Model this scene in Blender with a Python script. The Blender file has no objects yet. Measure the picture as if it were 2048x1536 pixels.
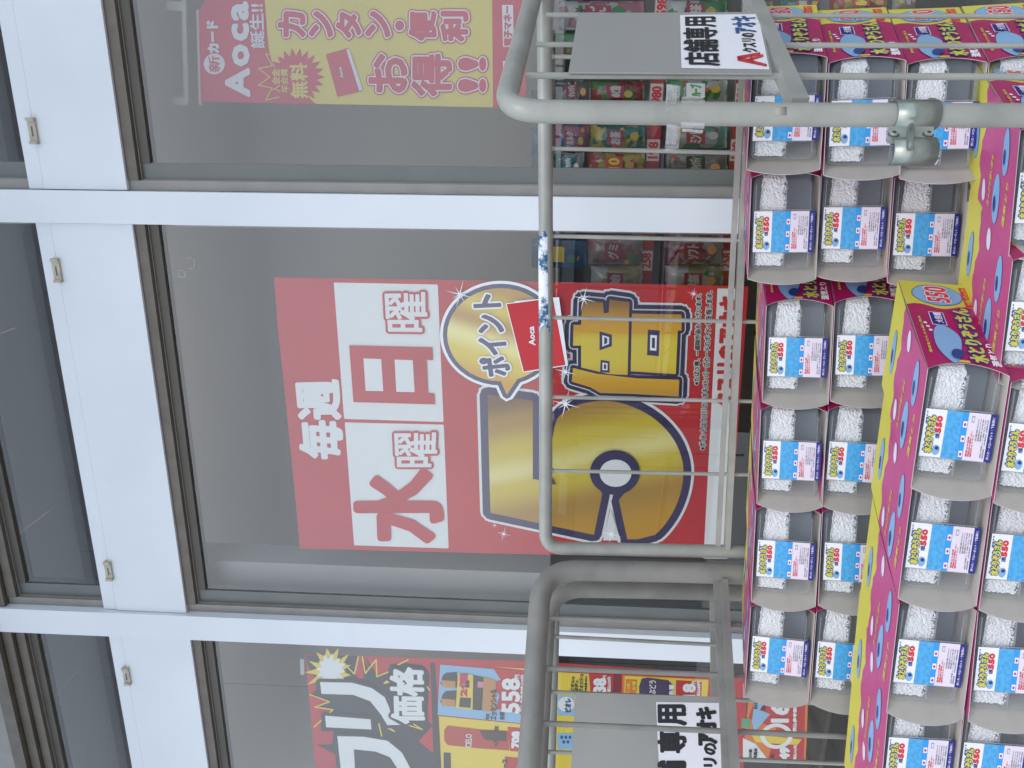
import bpy, bmesh, math, random
from mathutils import Vector, Matrix
random.seed(7)
S = bpy.context.scene
C = S.collection
EYE = 1.5
# ------------------------------------------------------------------ camera, world, sun, exposure
YAW, PITCH, ROLL, FPX = 0.32064551, 0.05204579, 0.02556124, 1600.0
def basis():
    cy, sy, cp, sp = math.cos(YAW), math.sin(YAW), math.cos(PITCH), math.sin(PITCH)
    f = Vector((-sy*cp, cy*cp, sp)); r = Vector((cy, sy, 0)); u = r.cross(f)
    c, s = math.cos(ROLL), math.sin(ROLL)
    return c*r + s*u, -s*r + c*u, f
RT, UP, FW = basis()
O = Vector((0, 0, EYE))
cam = bpy.data.cameras.new('camera'); camo = bpy.data.objects.new('camera', cam); C.objects.link(camo)
cam.sensor_width = 36; cam.lens = 36*FPX/2048; cam.clip_start = .02; cam.clip_end = 2000
m = Matrix((-UP, RT, -FW)).transposed().to_4x4(); m.translation = O    # phone held upright: its long side is vertical
camo.matrix_world = m
S.camera = camo

w = bpy.data.worlds.new('World'); S.world = w; w.use_nodes = True
nt = w.node_tree; nt.nodes.clear()
out = nt.nodes.new('ShaderNodeOutputWorld'); bg = nt.nodes.new('ShaderNodeBackground')
sky = nt.nodes.new('ShaderNodeTexSky'); sky.sky_type = 'NISHITA'; sky.sun_disc = False
sky.sun_elevation = math.radians(50); sky.sun_rotation = math.radians(200); sky.dust_density = 4; sky.air_density = 1.2
mx = nt.nodes.new('ShaderNodeMix'); mx.data_type = 'RGBA'; mx.inputs[0].default_value = .72
mx.inputs[7].default_value = (7.3, 8.3, 9.7, 1)           # even cloud cover over the clear sky
nt.links.new(sky.outputs[0], mx.inputs[6]); nt.links.new(mx.outputs[2], bg.inputs[0])
bg.inputs[1].default_value = .15
nt.links.new(bg.outputs[0], out.inputs[0])
sl = bpy.data.lights.new('sun', 'SUN'); sl.energy = .6; sl.angle = math.radians(25); sl.color = (1, .96, .9)
so = bpy.data.objects.new('sun', sl); C.objects.link(so)
so.rotation_euler = (math.radians(40), 0, math.radians(20))
S.view_settings.view_transform = 'Standard'; S.view_settings.look = 'None'
S.view_settings.exposure = .43; S.view_settings.gamma = 1; S.view_settings.use_curve_mapping = False
S.cycles.transparent_max_bounces = 16; S.cycles.max_bounces = 8

# ------------------------------------------------------------------ measuring helpers
def ray(x, y): return (768-y)/FPX*RT - (x-1024)/FPX*UP + FW
def cp(x, y, z): return O + ray(x, y)*z
def wp(x, y, Y=1.85):
    d = ray(x, y); return O + d*(Y/d.y)
class Plane:
    def __init__(s, p, n): s.p, s.n = Vector(p), Vector(n).normalized()
    def __call__(s, x, y, off=0):
        d = ray(x, y); q = s.p + s.n*off
        return O + d*((q-O).dot(s.n)/d.dot(s.n))
def vplane(x1, y1, z1, x2, y2, z2):
    a, b = cp(x1, y1, z1), cp(x2, y2, z2); d = b-a; d.z = 0
    n = d.cross(Vector((0, 0, 1))).normalized()
    if n.dot(FW) > 0: n = -n
    return Plane(a, n)                                     # its normal points to the viewer's side

# ------------------------------------------------------------------ materials
MATS = {}
def mat(name, col, rough=.5, metal=0, var=.0, scale=8, bump=0, bscale=60, spec=.5, dirt=None):
    if name in MATS: return MATS[name]
    m = bpy.data.materials.new(name); m.use_nodes = True; t = m.node_tree; b = t.nodes['Principled BSDF']
    b.inputs['Base Color'].default_value = (*col, 1); b.inputs['Roughness'].default_value = rough
    b.inputs['Metallic'].default_value = metal; b.inputs['Specular IOR Level'].default_value = spec
    if var or dirt or bump:
        tc = t.nodes.new('ShaderNodeTexCoord')
    src = None
    if var:
        n = t.nodes.new('ShaderNodeTexNoise'); n.inputs['Scale'].default_value = scale; n.inputs['Detail'].default_value = 6
        t.links.new(tc.outputs['Object'], n.inputs['Vector'])
        r = t.nodes.new('ShaderNodeMapRange'); r.inputs[1].default_value = .3; r.inputs[2].default_value = .7
        r.inputs[3].default_value = 1-var; r.inputs[4].default_value = 1+var*.5
        t.links.new(n.outputs['Fac'], r.inputs[0])
        v = t.nodes.new('ShaderNodeVectorMath'); v.operation = 'SCALE'; v.inputs[0].default_value = col
        t.links.new(r.outputs[0], v.inputs['Scale']); src = v.outputs[0]
    if dirt:
        n = t.nodes.new('ShaderNodeTexNoise'); n.inputs['Scale'].default_value = dirt[1]; n.inputs['Detail'].default_value = 8
        n.inputs['Roughness'].default_value = .75
        t.links.new(tc.outputs['Object'], n.inputs['Vector'])
        r = t.nodes.new('ShaderNodeMapRange'); r.inputs[1].default_value = dirt[2]; r.inputs[2].default_value = dirt[2]+.08
        t.links.new(n.outputs['Fac'], r.inputs[0])
        x = t.nodes.new('ShaderNodeMix'); x.data_type = 'RGBA'; x.inputs[6].default_value = (*col, 1)
        x.inputs[7].default_value = (*dirt[0], 1); t.links.new(r.outputs[0], x.inputs[0])
        if src: t.links.new(src, x.inputs[6])
        src = x.outputs[2]
    if src: t.links.new(src, b.inputs['Base Color'])
    if bump:
        n = t.nodes.new('ShaderNodeTexNoise'); n.inputs['Scale'].default_value = bscale; n.inputs['Detail'].default_value = 4
        t.links.new(tc.outputs['Object'], n.inputs['Vector'])
        bp = t.nodes.new('ShaderNodeBump'); bp.inputs['Strength'].default_value = bump; bp.inputs['Distance'].default_value = .003
        t.links.new(n.outputs['Fac'], bp.inputs['Height']); t.links.new(bp.outputs[0], b.inputs['Normal'])
    MATS[name] = m; return m
def clear(name, col, rough, alpha, spec=.5):
    m = mat(name, col, rough, spec=spec); m.node_tree.nodes['Principled BSDF'].inputs['Alpha'].default_value = alpha; return m
WHITE = mat('white_painted_aluminium', (.74, .77, .81), .35, var=.06, scale=3, bump=.1, bscale=3, dirt=((.45, .44, .42), 38, .735))
FRAME = mat('shaded_brown_grey_frame', (.155, .13, .105), .45, .2, var=.2, scale=20)  # brown-grey frame metal with the shade under the head painted into its tone
FRAMEL = mat('pale_grey_anodised_frame', (.30, .285, .265), .42, .2, var=.12, scale=14)
FRAMED = mat('dark_window_gasket', (.085, .085, .08), .5, .0, var=.15)
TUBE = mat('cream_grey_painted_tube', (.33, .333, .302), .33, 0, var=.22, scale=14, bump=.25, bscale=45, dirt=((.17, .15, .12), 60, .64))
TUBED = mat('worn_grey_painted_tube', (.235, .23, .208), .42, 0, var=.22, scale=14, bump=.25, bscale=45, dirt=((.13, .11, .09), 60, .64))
GALV = mat('galvanised_steel', (.30, .33, .30), .32, .7, var=.3, scale=30)
PLATE = mat('grey_painted_plate', (.33, .325, .31), .42, 0, var=.08, scale=5, dirt=((.22, .20, .18), 30, .72))
PAPER = mat('white_sticker_paper', (.80, .79, .83), .45)
BLACK = mat('black_print', (.02, .02, .022), .4)
NAVY = mat('navy_print', (.045, .035, .115), .3)
NAVYT = mat('dark_blue_logo_print', (.03, .09, .25), .4)
PRED = mat('poster_red', (.56, .035, .045), .35, var=.1, scale=6, spec=.4)
PWHITE = mat('poster_white', (.80, .83, .85), .35)
PYEL = mat('poster_yellow', (.80, .62, .06), .4)
PBLUE = mat('poster_pale_blue', (.28, .52, .78), .4)
PORANGE = mat('poster_orange', (.75, .22, .03), .4)
PMAG = mat('poster_crimson', (.55, .02, .12), .4)
BRED = mat('banner_red', (.50, .05, .09), .5, var=.1, scale=5)
BYEL = mat('banner_yellow', (.62, .52, .13), .5, var=.08, scale=4)
BWHITE = mat('banner_white', (.62, .62, .68), .5)
def gold(name, xa, xb, stops, tilt=0):
    m = bpy.data.materials.new(name); m.use_nodes = True; t = m.node_tree; b = t.nodes['Principled BSDF']
    tc = t.nodes.new('ShaderNodeTexCoord'); sp = t.nodes.new('ShaderNodeSeparateXYZ'); ma = t.nodes.new('ShaderNodeMath'); ma.operation = 'MULTIPLY_ADD'; ma.inputs[1].default_value = tilt
    t.links.new(tc.outputs['Object'], sp.inputs[0]); t.links.new(sp.outputs[2], ma.inputs[0]); t.links.new(sp.outputs[0], ma.inputs[2])
    r = t.nodes.new('ShaderNodeMapRange'); r.inputs[1].default_value = xa; r.inputs[2].default_value = xb; t.links.new(ma.outputs[0], r.inputs[0])
    cr = t.nodes.new('ShaderNodeValToRGB'); e = cr.color_ramp.elements; cr.color_ramp.interpolation = 'EASE'
    e[0].position, e[0].color = stops[0][0], (*stops[0][1], 1); e[1].position, e[1].color = stops[-1][0], (*stops[-1][1], 1)
    for p, c in stops[1:-1]: k = e.new(p); k.color = (*c, 1)
    t.links.new(r.outputs[0], cr.inputs[0]); t.links.new(cr.outputs[0], b.inputs['Base Color']); b.inputs['Roughness'].default_value = .3; return m
def GOLDX(name, ya, yb, xm, stops, tilt=0):                # the printed sheen runs along the width of the poster
    o_ = wp(1457, 840, 1.892); k = tilt*(wp(xm, 800, 1.892).z-o_.z)
    return gold(name, wp(xm, ya, 1.892).x-o_.x+k, wp(xm, yb, 1.892).x-o_.x+k, stops, tilt)
BRN, TANG, YG, PALE, ORG = (.20, .10, .035), (.45, .26, .05), (.66, .52, .06), (.78, .70, .28), (.60, .32, .03)
def glass():
    m = bpy.data.materials.new('window_glass'); m.use_nodes = True; t = m.node_tree; t.nodes.clear()
    o = t.nodes.new('ShaderNodeOutputMaterial'); mi = t.nodes.new('ShaderNodeMixShader'); tr = t.nodes.new('ShaderNodeBsdfTransparent')
    g = t.nodes.new('ShaderNodeBsdfGlossy'); g.inputs['Roughness'].default_value = .0
    fr = t.nodes.new('ShaderNodeFresnel'); fr.inputs[0].default_value = 2.0
    ge = t.nodes.new('ShaderNodeNewGeometry'); ml = t.nodes.new('ShaderNodeMath'); ml.operation = 'SUBTRACT'; ml.use_clamp = True
    t.links.new(fr.outputs[0], ml.inputs[0]); t.links.new(ge.outputs['Backfacing'], ml.inputs[1])
    tr.inputs[0].default_value = (.95, .95, .94, 1)
    t.links.new(ml.outputs[0], mi.inputs[0]); t.links.new(tr.outputs[0], mi.inputs[1]); t.links.new(g.outputs[0], mi.inputs[2])
    t.links.new(mi.outputs[0], o.inputs[0]); return m
GLASS = glass()

# ------------------------------------------------------------------ geometry helpers
class MB:
    def __init__(s): s.v, s.f, s.m, s.sm, s.mats = [], [], [], [], []
    def mi(s, m):
        if m not in s.mats: s.mats.append(m)
        return s.mats.index(m)
    def add(s, vs, fs, m, smooth=False):
        b = len(s.v); s.v += [Vector(v) for v in vs]; i = s.mi(m)
        for f in fs: s.f.append([b+k for k in f]); s.m.append(i); s.sm.append(smooth)
    def box(s, a, b, m):
        (x0, y0, z0), (x1, y1, z1) = a, b
        s.hexa([(x0, y0, z0), (x1, y0, z0), (x1, y1, z0), (x0, y1, z0), (x0, y0, z1), (x1, y0, z1), (x1, y1, z1), (x0, y1, z1)], m)
    def hexa(s, p, m): s.add(p, [(0, 3, 2, 1), (4, 5, 6, 7), (0, 1, 5, 4), (1, 2, 6, 5), (2, 3, 7, 6), (3, 0, 4, 7)], m)
    def slab(s, q, n, th, m):                               # quad/ngon q thickened by th along -n
        k = len(q); q = [Vector(p) for p in q]; n = Vector(n).normalized()
        s.add(q + [p - n*th for p in q], [tuple(range(k)), tuple(range(2*k-1, k-1, -1))] + [(i, k+i, k+(i+1) % k, (i+1) % k) for i in range(k)], m)
    def bar(s, a, b, wd, ht, m, side=Vector((0, 1, 0))):
        a, b = Vector(a), Vector(b); d = (b-a).normalized(); s1 = (side - d*side.dot(d)).normalized()*wd/2; s2 = d.cross(s1).normalized()*ht/2
        s.hexa([a-s1-s2, a+s1-s2, a+s1+s2, a-s1+s2, b-s1-s2, b+s1-s2, b+s1+s2, b-s1+s2], m)
    def tube(s, pts, r, m, seg=14, cap=True):
        pts = [Vector(p) for p in pts]; rings = []; prev = None
        for i, p in enumerate(pts):
            d = ((pts[min(i+1, len(pts)-1)] - pts[max(i-1, 0)])).normalized()
            if prev is None: a = d.orthogonal().normalized()
            else: a = (prev - d*prev.dot(d)).normalized()
            prev = a; b = d.cross(a)
            rr = r[i] if isinstance(r, (list, tuple)) else r
            rings.append([p + (a*math.cos(t) + b*math.sin(t))*rr for t in [2*math.pi*k/seg for k in range(seg)]])
        vs = [v for g in rings for v in g]; fs = []
        for i in range(len(pts)-1):
            for k in range(seg): fs.append((i*seg+k, i*seg+(k+1) % seg, (i+1)*seg+(k+1) % seg, (i+1)*seg+k))
        s.add(vs, fs, m, True)
        if cap: s.add(rings[0], [tuple(range(seg-1, -1, -1))], m); s.add(rings[-1], [tuple(range(seg))], m)
    def ball(s, c, r, m, u=6, v=4):
        vs = [Vector(c)+Vector((0, 0, r))]
        for i in range(1, v):
            a = math.pi*i/v
            for k in range(u): b = 2*math.pi*k/u; vs.append(Vector(c)+Vector((math.sin(a)*math.cos(b), math.sin(a)*math.sin(b), math.cos(a)))*r)
        vs.append(Vector(c)-Vector((0, 0, r))); fs = []
        for k in range(u):
            fs.append((0, 1+k, 1+(k+1) % u)); e = len(vs)-1; fs.append((e, e-u+(k+1) % u, e-u+k))
            for i in range(v-2): fs.append((1+i*u+k, 1+(i+1)*u+k, 1+(i+1)*u+(k+1) % u, 1+i*u+(k+1) % u))
        s.add(vs, fs, m, True)
    def mesh(s, name, off=Vector()):
        me = bpy.data.meshes.new(name); me.from_pydata([tuple(v-off) for v in s.v], [], s.f)
        for k in s.mats: me.materials.append(k)
        me.polygons.foreach_set('material_index', s.m); me.polygons.foreach_set('use_smooth', s.sm); me.update(); return me
def bend(pts, rad=.03, n=6):                                # round the inner corners of a path
    pts = [Vector(p) for p in pts]; o = [pts[0]]
    for i in range(1, len(pts)-1):
        p = pts[i]; a = (pts[i-1]-p); b = (pts[i+1]-p); ra = min(rad, a.length*.49); rb = min(rad, b.length*.49)
        A, B = p+a.normalized()*ra, p+b.normalized()*rb
        for k in range(n+1): t = k/n; o.append(A*(1-t)**2 + p*2*t*(1-t) + B*t*t)
    return o + [pts[-1]]
def tag(o, label=None, cat=None, group=None, kind=None):
    for k, v in (('label', label), ('category', cat), ('group', group), ('kind', kind)):
        if v: o[k] = v
    return o
def wloc(o):
    p = Vector(o.location)
    while o.parent: o = o.parent; p += Vector(o.location)
    return p
def thing(name, loc, label, cat, group=None):
    o = bpy.data.objects.new(name, None); C.objects.link(o); o.location = loc; o.empty_display_size = .05
    return tag(o, label, cat, group)
def part(name, mb, parent=None, label=None):
    off = wloc(parent) if parent else Vector()
    o = bpy.data.objects.new(name, mb.mesh(name, off)); C.objects.link(o); o.parent = parent
    return tag(o, label) if label else o
def solo(name, mb, label, cat, group=None):
    c = sum(mb.v, Vector())/len(mb.v); c.z = min(v.z for v in mb.v)
    o = bpy.data.objects.new(name, mb.mesh(name, c)); o.location = c; C.objects.link(o); return tag(o, label, cat, group)
def struct(name, mb):
    o = bpy.data.objects.new(name, mb.mesh(name)); C.objects.link(o); return tag(o, kind='structure')

# ------------------------------------------------------------------ print: glyphs and shapes as thin layers
GC = {}
def glyphs(s, gap=0.0):
    key = (s, gap)
    if key in GC: return GC[key]
    c = bpy.data.curves.new('glyph', 'FONT'); c.body = s; c.size = 1; c.resolution_u = 2; c.space_character = 1+gap
    o = bpy.data.objects.new('glyph', c); C.objects.link(o)
    me = bpy.data.meshes.new_from_object(o.evaluated_get(bpy.context.evaluated_depsgraph_get()))
    bm = bmesh.new(); bm.from_mesh(me); bmesh.ops.remove_doubles(bm, verts=bm.verts, dist=1e-5)
    bm.verts.index_update()
    V = [(v.co.x, v.co.y) for v in bm.verts]; F = [[v.index for v in f.verts] for f in bm.faces]
    B = [(e.verts[0].index, e.verts[1].index) for e in bm.edges if len(e.link_faces) == 1]
    bm.free(); bpy.data.meshes.remove(me); C.objects.unlink(o); bpy.data.objects.remove(o); bpy.data.curves.remove(c)
    x0, x1 = min(v[0] for v in V), max(v[0] for v in V); y0, y1 = min(v[1] for v in V), max(v[1] for v in V)
    V = [((x-x0)/(x1-x0), (y-y0)/(y1-y0)) for x, y in V]
    GC[key] = (V, F, B); return GC[key]
STEP = 2.5e-6
def stroke(mb, segs, n, r, m, seg=3):                      # every edge a tiny lozenge, each a hair above the last
    n = Vector(n).normalized()
    for i, (a, b) in enumerate(segs):
        d = b-a; L = d.length
        if L < 1e-7: continue
        d = d/L; s = n.cross(d); h = n*(STEP*(i % 400 + 1)); q = []
        for c, t0 in ((b, -90), (a, 90)):
            for k in range(seg+1):
                t = math.radians(t0 + 180*k/seg); q.append(c + (d*math.cos(t) + s*math.sin(t))*r + h)
        mb.add(q, [tuple(range(len(q)))], m)
def text(mb, s, quad, n, m, r=0, outl=(), gap=0.0, lift=0.0):
    """s is fitted to the four corners top-left, top-right, bottom-right, bottom-left; outl = (radius, material) from the outermost in"""
    n = Vector(n).normalized(); V, F, B = glyphs(s, gap); TL, TR, BR, BL = [Vector(q) + n*lift for q in quad]
    P = [(BL*(1-u)+BR*u)*(1-v) + (TL*(1-u)+TR*u)*v for u, v in V]
    k = 0; dk = STEP*(min(len(B), 400)+12)
    for rr, mm in outl:
        o = n*k; stroke(mb, [(P[a]+o, P[b]+o) for a, b in B], n, rr, mm); mb.add([p+o for p in P], F, mm); k += dk
    o = n*k
    mb.add([p+o for p in P], F, m)
    if r: stroke(mb, [(P[a]+o, P[b]+o) for a, b in B], n, r, m)
def shape(mb, pts, n, m, lift=0.0, outl=()):
    n = Vector(n).normalized(); k = 0
    for rr, mm in outl:
        o = n*(lift+k); P = [Vector(p)+o for p in pts]
        stroke(mb, [(P[i], P[(i+1) % len(P)]) for i in range(len(P))], n, rr, mm); mb.add(P, [tuple(range(len(P)))], mm); k += STEP*(len(P)+12)
    o = n*(lift+k); mb.add([Vector(p)+o for p in pts], [tuple(range(len(pts)))], m)
NW = Vector((0, -1, 0))                                    # window-facing normal
def star(W, cx, cy, r0, r1, k, ph=0, sx=1, sy=1, jit=0):
    o = []
    for i in range(2*k):
        a = math.pi*i/k+ph; r = (r1 if i % 2 == 0 else r0)*(1+random.uniform(-jit, jit)); o.append(W(cx+math.cos(a)*r*sx, cy+math.sin(a)*r*sy))
    return o
def ell(W, cx, cy, rx, ry, k=32): return [W(cx+rx*math.cos(2*math.pi*i/k), cy+ry*math.sin(2*math.pi*i/k)) for i in range(k)]
def sparkle(mb, W, cx, cy, r, n, lift, m):
    for k in range(4):
        a = math.pi*k/4+.25; rr = r if k % 2 == 0 else r*.6; w_ = r*.045
        c, s = math.cos(a), math.sin(a)
        shape(mb, [W(cx+c*rr, cy+s*rr), W(cx-s*w_, cy+c*w_), W(cx-c*rr, cy-s*rr), W(cx+s*w_, cy-c*w_)], n, m, lift+.00005*k)
    shape(mb, ell(W, cx, cy, r*.12, r*.12, 8), n, m, lift+.0004)

# ================================================================== SETTING
GY = 1.85                                                  # outer face of the shopfront
g = MB(); g.box((-60, -120, -.1), (60, 1.70, 0), mat('car_park_asphalt', (.055, .056, .058), .85, var=.25, scale=3, bump=.5, bscale=90)); struct('ground', g)
g = MB(); PV = mat('pale_concrete_pavement', (.48, .47, .45), .8, var=.12, scale=4); g.box((-14, -2.6, -.05), (14, 1.69, .10), PV); struct('pavement', g)  # unseen strip, its pale tone chosen to bounce light up under the canopy
g = MB(); g.box((-12, 1.7, -.1), (12, GY+8, .12), mat('shop_floor_vinyl', (.35, .34, .32), .4, var=.05)); struct('floor', g)
INW = mat('interior_board_grey', (.36, .33, .29), .7, var=.06, scale=1.5)
g = MB(); g.box((-12, GY+5, 0), (12, GY+5.1, 3.6), INW); g.box((-12, GY+.2, 0), (-11.9, GY+5, 3.6), INW); g.box((11.9, GY+.2, 0), (12, GY+5, 3.6), INW); struct('interior_wall', g)
g = MB(); g.box((-12, GY+.05, 3.6), (12, GY+5.1, 3.7), mat('interior_ceiling_white', (.7, .7, .7), .8)); struct('interior_ceiling', g)

# the shopfront: one building with its mullions, panels, frames, panes and canopy as parts
shop = thing('shopfront', (0, GY, 0), 'white painted shopfront of tall windows under a flat canopy', 'shopfront')
Z1, ZB = 2.500, 2.737                                      # wide white panel: lower and upper edge
ms = [(-.166, -.241), (-1.309, -1.386), (-2.452, -2.529), (.978, .903)]
xs = [(1.90, .978), (.903, -.166), (-.241, -1.309), (-1.386, -2.452)]
for a, b in ms:
    g = MB(); g.box((b, GY-.012, .3), (a, GY+.10, 5.0), WHITE); part('mullion', g, shop)
BEIG = mat('yellowed_plastic_bracket', (.50, .45, .36), .5, var=.2, scale=60)
for (a, b), clips in zip(xs, ((), (-.035,), (-.355, -1.18), (-1.524,))):
    g = MB(); g.box((b+.002, GY, Z1), (a-.002, GY+.06, ZB-.0385), WHITE); tp = part('transom_panel', g, shop)
    g = MB(); g.box((b+.002, GY+.004, ZB-.0355), (a-.002, GY+.06, ZB), WHITE); part('upper_bead', g, tp)
    for x in clips:
        g = MB(); zc = ZB-.037
        g.box((x-.029, GY-.006, zc-.009), (x+.029, GY+.006, zc+.009), BEIG)
        for e in (-1, 1): g.box((min(x+e*.029, x+e*.022), GY-.011, zc-.009), (max(x+e*.029, x+e*.022), GY-.0055, zc+.009), BEIG)
        g.box((x-.012, GY-.0065, zc-.002), (x+.010, GY-.0055, zc+.002), FRAME); part('bracket', g, tp)
    for z0, z1 in ((.42, Z1), (ZB-.03, 3.015)):
        f = MB(); l, r = b+.001, a-.001
        # left stile in two steps, head in two steps with a pale joint line, sill
        f.box((l, GY+.012, z0), (l+.022, GY+.06, z1), FRAMEL); f.box((l+.024, GY+.026, z0), (l+.060, GY+.058, z1-.03), FRAMED if 0 else mat('grey_green_inner_frame', (.16, .17, .165), .4, .2, var=.1))
        f.box((l+.0215, GY+.02, z0), (l+.0245, GY+.05, z1), FRAMEL)
        f.box((r-.012, GY+.062, z0), (r, GY+.09, z1), FRAMEL)
        f.box((l+.0225, GY+.008, z1-.026), (r, GY+.06, z1-.0005), FRAME); f.box((l+.0245, GY+.02, z1-.030), (r, GY+.055, z1-.027), FRAMEL)
        f.box((l+.061, GY+.022, z1-.052), (r, GY+.057, z1-.031), mat('shaded_bronze_inner_frame', (.10, .088, .072), .45, .2, var=.15))  # inner head band, its shade put into the darker bronze
        f.box((l+.0245, GY+.02, z0), (r, GY+.058, z0+.04), FRAME)
        wf = part('window_frame', f, shop)
        p = MB(); p.box((l+.05, GY+.030, z0+.03), (r-.001, GY+.036, z1-.04), GLASS); part('glass_pane', p, wf)
g = MB(); g.box((-4, GY+.0, .0), (3, GY+.3, .4), mat('grey_render_base', (.3, .3, .29), .9, var=.1)); part('base_wall', g, shop)
g = MB(); g.box((-4, GY-.004, 3.018), (3, GY+.08, 3.045), FRAME); g.box((-4, GY-.020, 3.049), (3, GY+.06, 3.085), FRAME); g.box((-4, GY-.008, 3.088), (3, GY+.06, 3.12), FRAMEL); g.box((-4, GY+.01, 3.12), (3, GY+.2, 3.9), FRAMEL); part('head_frame', g, shop)
g = MB(); g.tube(bend([(-1.42, GY-.04, 3.6), (-1.42, GY-.04, 3.13), (-1.40, GY-.03, 3.07)], .03), .011, TUBE); part('conduit', g, shop)
SOF = mat('translucent_canopy_panel', (.80, .82, .86), .6)  # translucency added so sky light brightens the soffit mirrored in the upper panes
t_ = SOF.node_tree; tl = t_.nodes.new('ShaderNodeBsdfTranslucent'); tl.inputs[0].default_value = (.72, .80, .86, 1); mi_ = t_.nodes.new('ShaderNodeMixShader'); mi_.inputs[0].default_value = .74
t_.links.new(t_.nodes['Principled BSDF'].outputs[0], mi_.inputs[1]); t_.links.new(tl.outputs[0], mi_.inputs[2]); t_.links.new(mi_.outputs[0], t_.nodes['Material Output'].inputs[0])
g = MB(); g.box((-14, .15, 3.86), (14, .2, 4.0), WHITE); g.box((-14, .05, 3.75), (14, .148, 4.1), WHITE); cn = part('canopy', g, shop)
for i in range(16):
    g = MB(); g.add([(-7.2+i*.9, .2, 3.90), (-6.304+i*.9, .2, 3.90), (-6.304+i*.9, GY-.01, 3.90), (-7.2+i*.9, GY-.01, 3.90)], [(0, 1, 2, 3)], SOF); part('soffit_panel', g, cn)
# a plain row of shops and vans across the car park, seen only as a dim mirror image in the lower glass
bl = thing('low_building', (-6, -42, 0), 'long low grey building across the car park mirrored in the glass', 'building')
g = MB(); g.box((-50, -52, 0), (30, -42, 1.42), mat('far_wall_grey', (.16, .16, .17), .8, var=.1)); part('wall', g, bl)
for i in range(10):
    g = MB(); g.box((-46+i*7.4, -41.99, .5), (-42.6+i*7.4, -41.9, 1.2), mat('far_window_pale', (.55, .6, .62), .3)); part('window', g, bl)

# grey boards behind the glass, above the shelves
g = MB(); YB = GY+.62
for a, b in ((2.2, -.2), (-.203, -1.5), (-1.503, -2.05), (-2.053, -4)):
    g.box((b, YB, 1.50), (a, YB+.02, 3.2), INW)
    g.box((b, YB+.22, .3), (a, YB+.24, 1.49), mat('dark_inner_board', (.07, .068, .065), .7, var=.2))
struct('display_backboard', g)
g = MB(); g.box((-1.30, GY+.10, .42), (-1.20, GY+.20, 2.52), mat('pale_grey_inner_post', (.40, .41, .41), .5, var=.05)); tag(part('inner_post', g), 'pale grey upright post just inside the glass left of the red poster', 'post')

# ================================================================== POSTER 1: red, 5 times points
GA = GOLDX('gold_five_print', 1085, 780, 1100, ((0, ORG), (.22, TANG), (.42, YG), (.52, PALE), (.66, YG), (.85, TANG), (1, BRN)), .25)
GB5 = GOLDX('gold_character_print', 790, 590, 1250, ((0, TANG), (.12, ORG), (.35, YG), (.55, YG), (.68, ORG), (1, BRN)))
GC5 = GOLDX('gold_bubble_print', 765, 580, 1000, ((0, ORG), (.22, YG), (.42, PALE), (.62, TANG), (.8, YG), (1, TANG)), -.3)
def W1(x, y): return wp(x, y, GY+.042)
def q1(*a): return [W1(*p) for p in a]
p1 = thing('poster', W1(1457, 840), 'large red poster with white day panels and a huge golden 5 behind the middle pane', 'poster')
g = MB()
edge = [(600, 1097), (594, 1030), (583, 920), (567, 760), (556, 660), (548, 555), (900, 560), (1200, 566), (1497, 573), (1480, 800), (1457, 1117), (1000, 1107)]
g.slab(q1(*edge), NW, .0006, PRED); part('sheet', g, p1)
g = MB()
for q in (((690, 836), (669.7, 567), (873.5, 571), (885, 842)), ((710, 1089), (691.6, 846.5), (885.6, 851), (895.4, 1095))): shape(g, q1(*q), NW, PWHITE, .0003, outl=((.0025, PWHITE),))
part('white_panel', g, p1); g = MB(); shape(g, q1((1407, 1117), (1435, 577), (1487, 577), (1454, 1117)), NW, PWHITE, .0003)
part('white_strip', g, p1)
g = MB(); px = .00118
text(g, '毎週', q1((604, 915), (590, 763), (677, 761), (685, 915)), NW, PWHITE, r=4.2*px, lift=.0008)
def c5(*a): return [W1(530+x/2.649, 540+y/2.649) for x, y in a]
shape(g, c5((447, 398), (888, 408), (890, 476), (857, 474), (864, 650), (898, 652), (902, 710), (470, 698)), NW, PRED, .003)
for q in (((523, 466), (617, 470), (628, 640), (535, 638)), ((688, 472), (784, 476), (794, 645), (697, 643))): shape(g, c5(*q), NW, PWHITE, .0034)
text(g, '水', q1((716, 1080), (712, 943), (878, 942), (883, 1080)), NW, PRED, r=8*px, lift=.003)
for q in (((775, 661), (771, 586), (853, 585), (854, 662)), ((793, 932), (790, 865), (875, 865), (872, 932))):
    text(g, '曜', q1(*q), NW, PWHITE, r=1.6*px, outl=((6.5*px, PRED),), lift=.003)
text(g, '※たばこ等、一部除外品もございます。', q1((1387, 769), (1392, 588), (1403, 588), (1398, 769)), NW, BLACK, r=.0004, outl=((.0022, PWHITE),), lift=.0008)
text(g, '※ポイントはクスリのアオキメンバーズカードのポイントを指します。', q1((1398, 899), (1413, 582), (1425, 582), (1411, 899)), NW, BLACK, r=.0004, outl=((.0022, PWHITE),), lift=.0008)
text(g, 'クスリのアオキ', q1((1430, 812), (1441, 592), (1480, 592), (1468, 812)), NW, PRED, r=.003, lift=.0012)
part('lettering', g, p1)
def c6(*a): return [W1(860+x/2.648, 550+y/2.648) for x, y in a]
five = [(305, 632), (545, 662), (550, 1072), (600, 1085), (650, 1050), (643, 900), (660, 800), (700, 730), (800, 682), (940, 665), (1080, 700), (1200, 770), (1290, 870), (1335, 980), (1340, 1080), (1315, 1190), (1265, 1290), (1190, 1375), (1100, 1398), (1045, 1398), (1000, 1190), (1060, 1120), (1085, 1040), (1050, 960), (980, 930), (900, 955), (865, 1040), (890, 1110), (912, 1160), (868, 1375), (320, 1258)]
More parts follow.
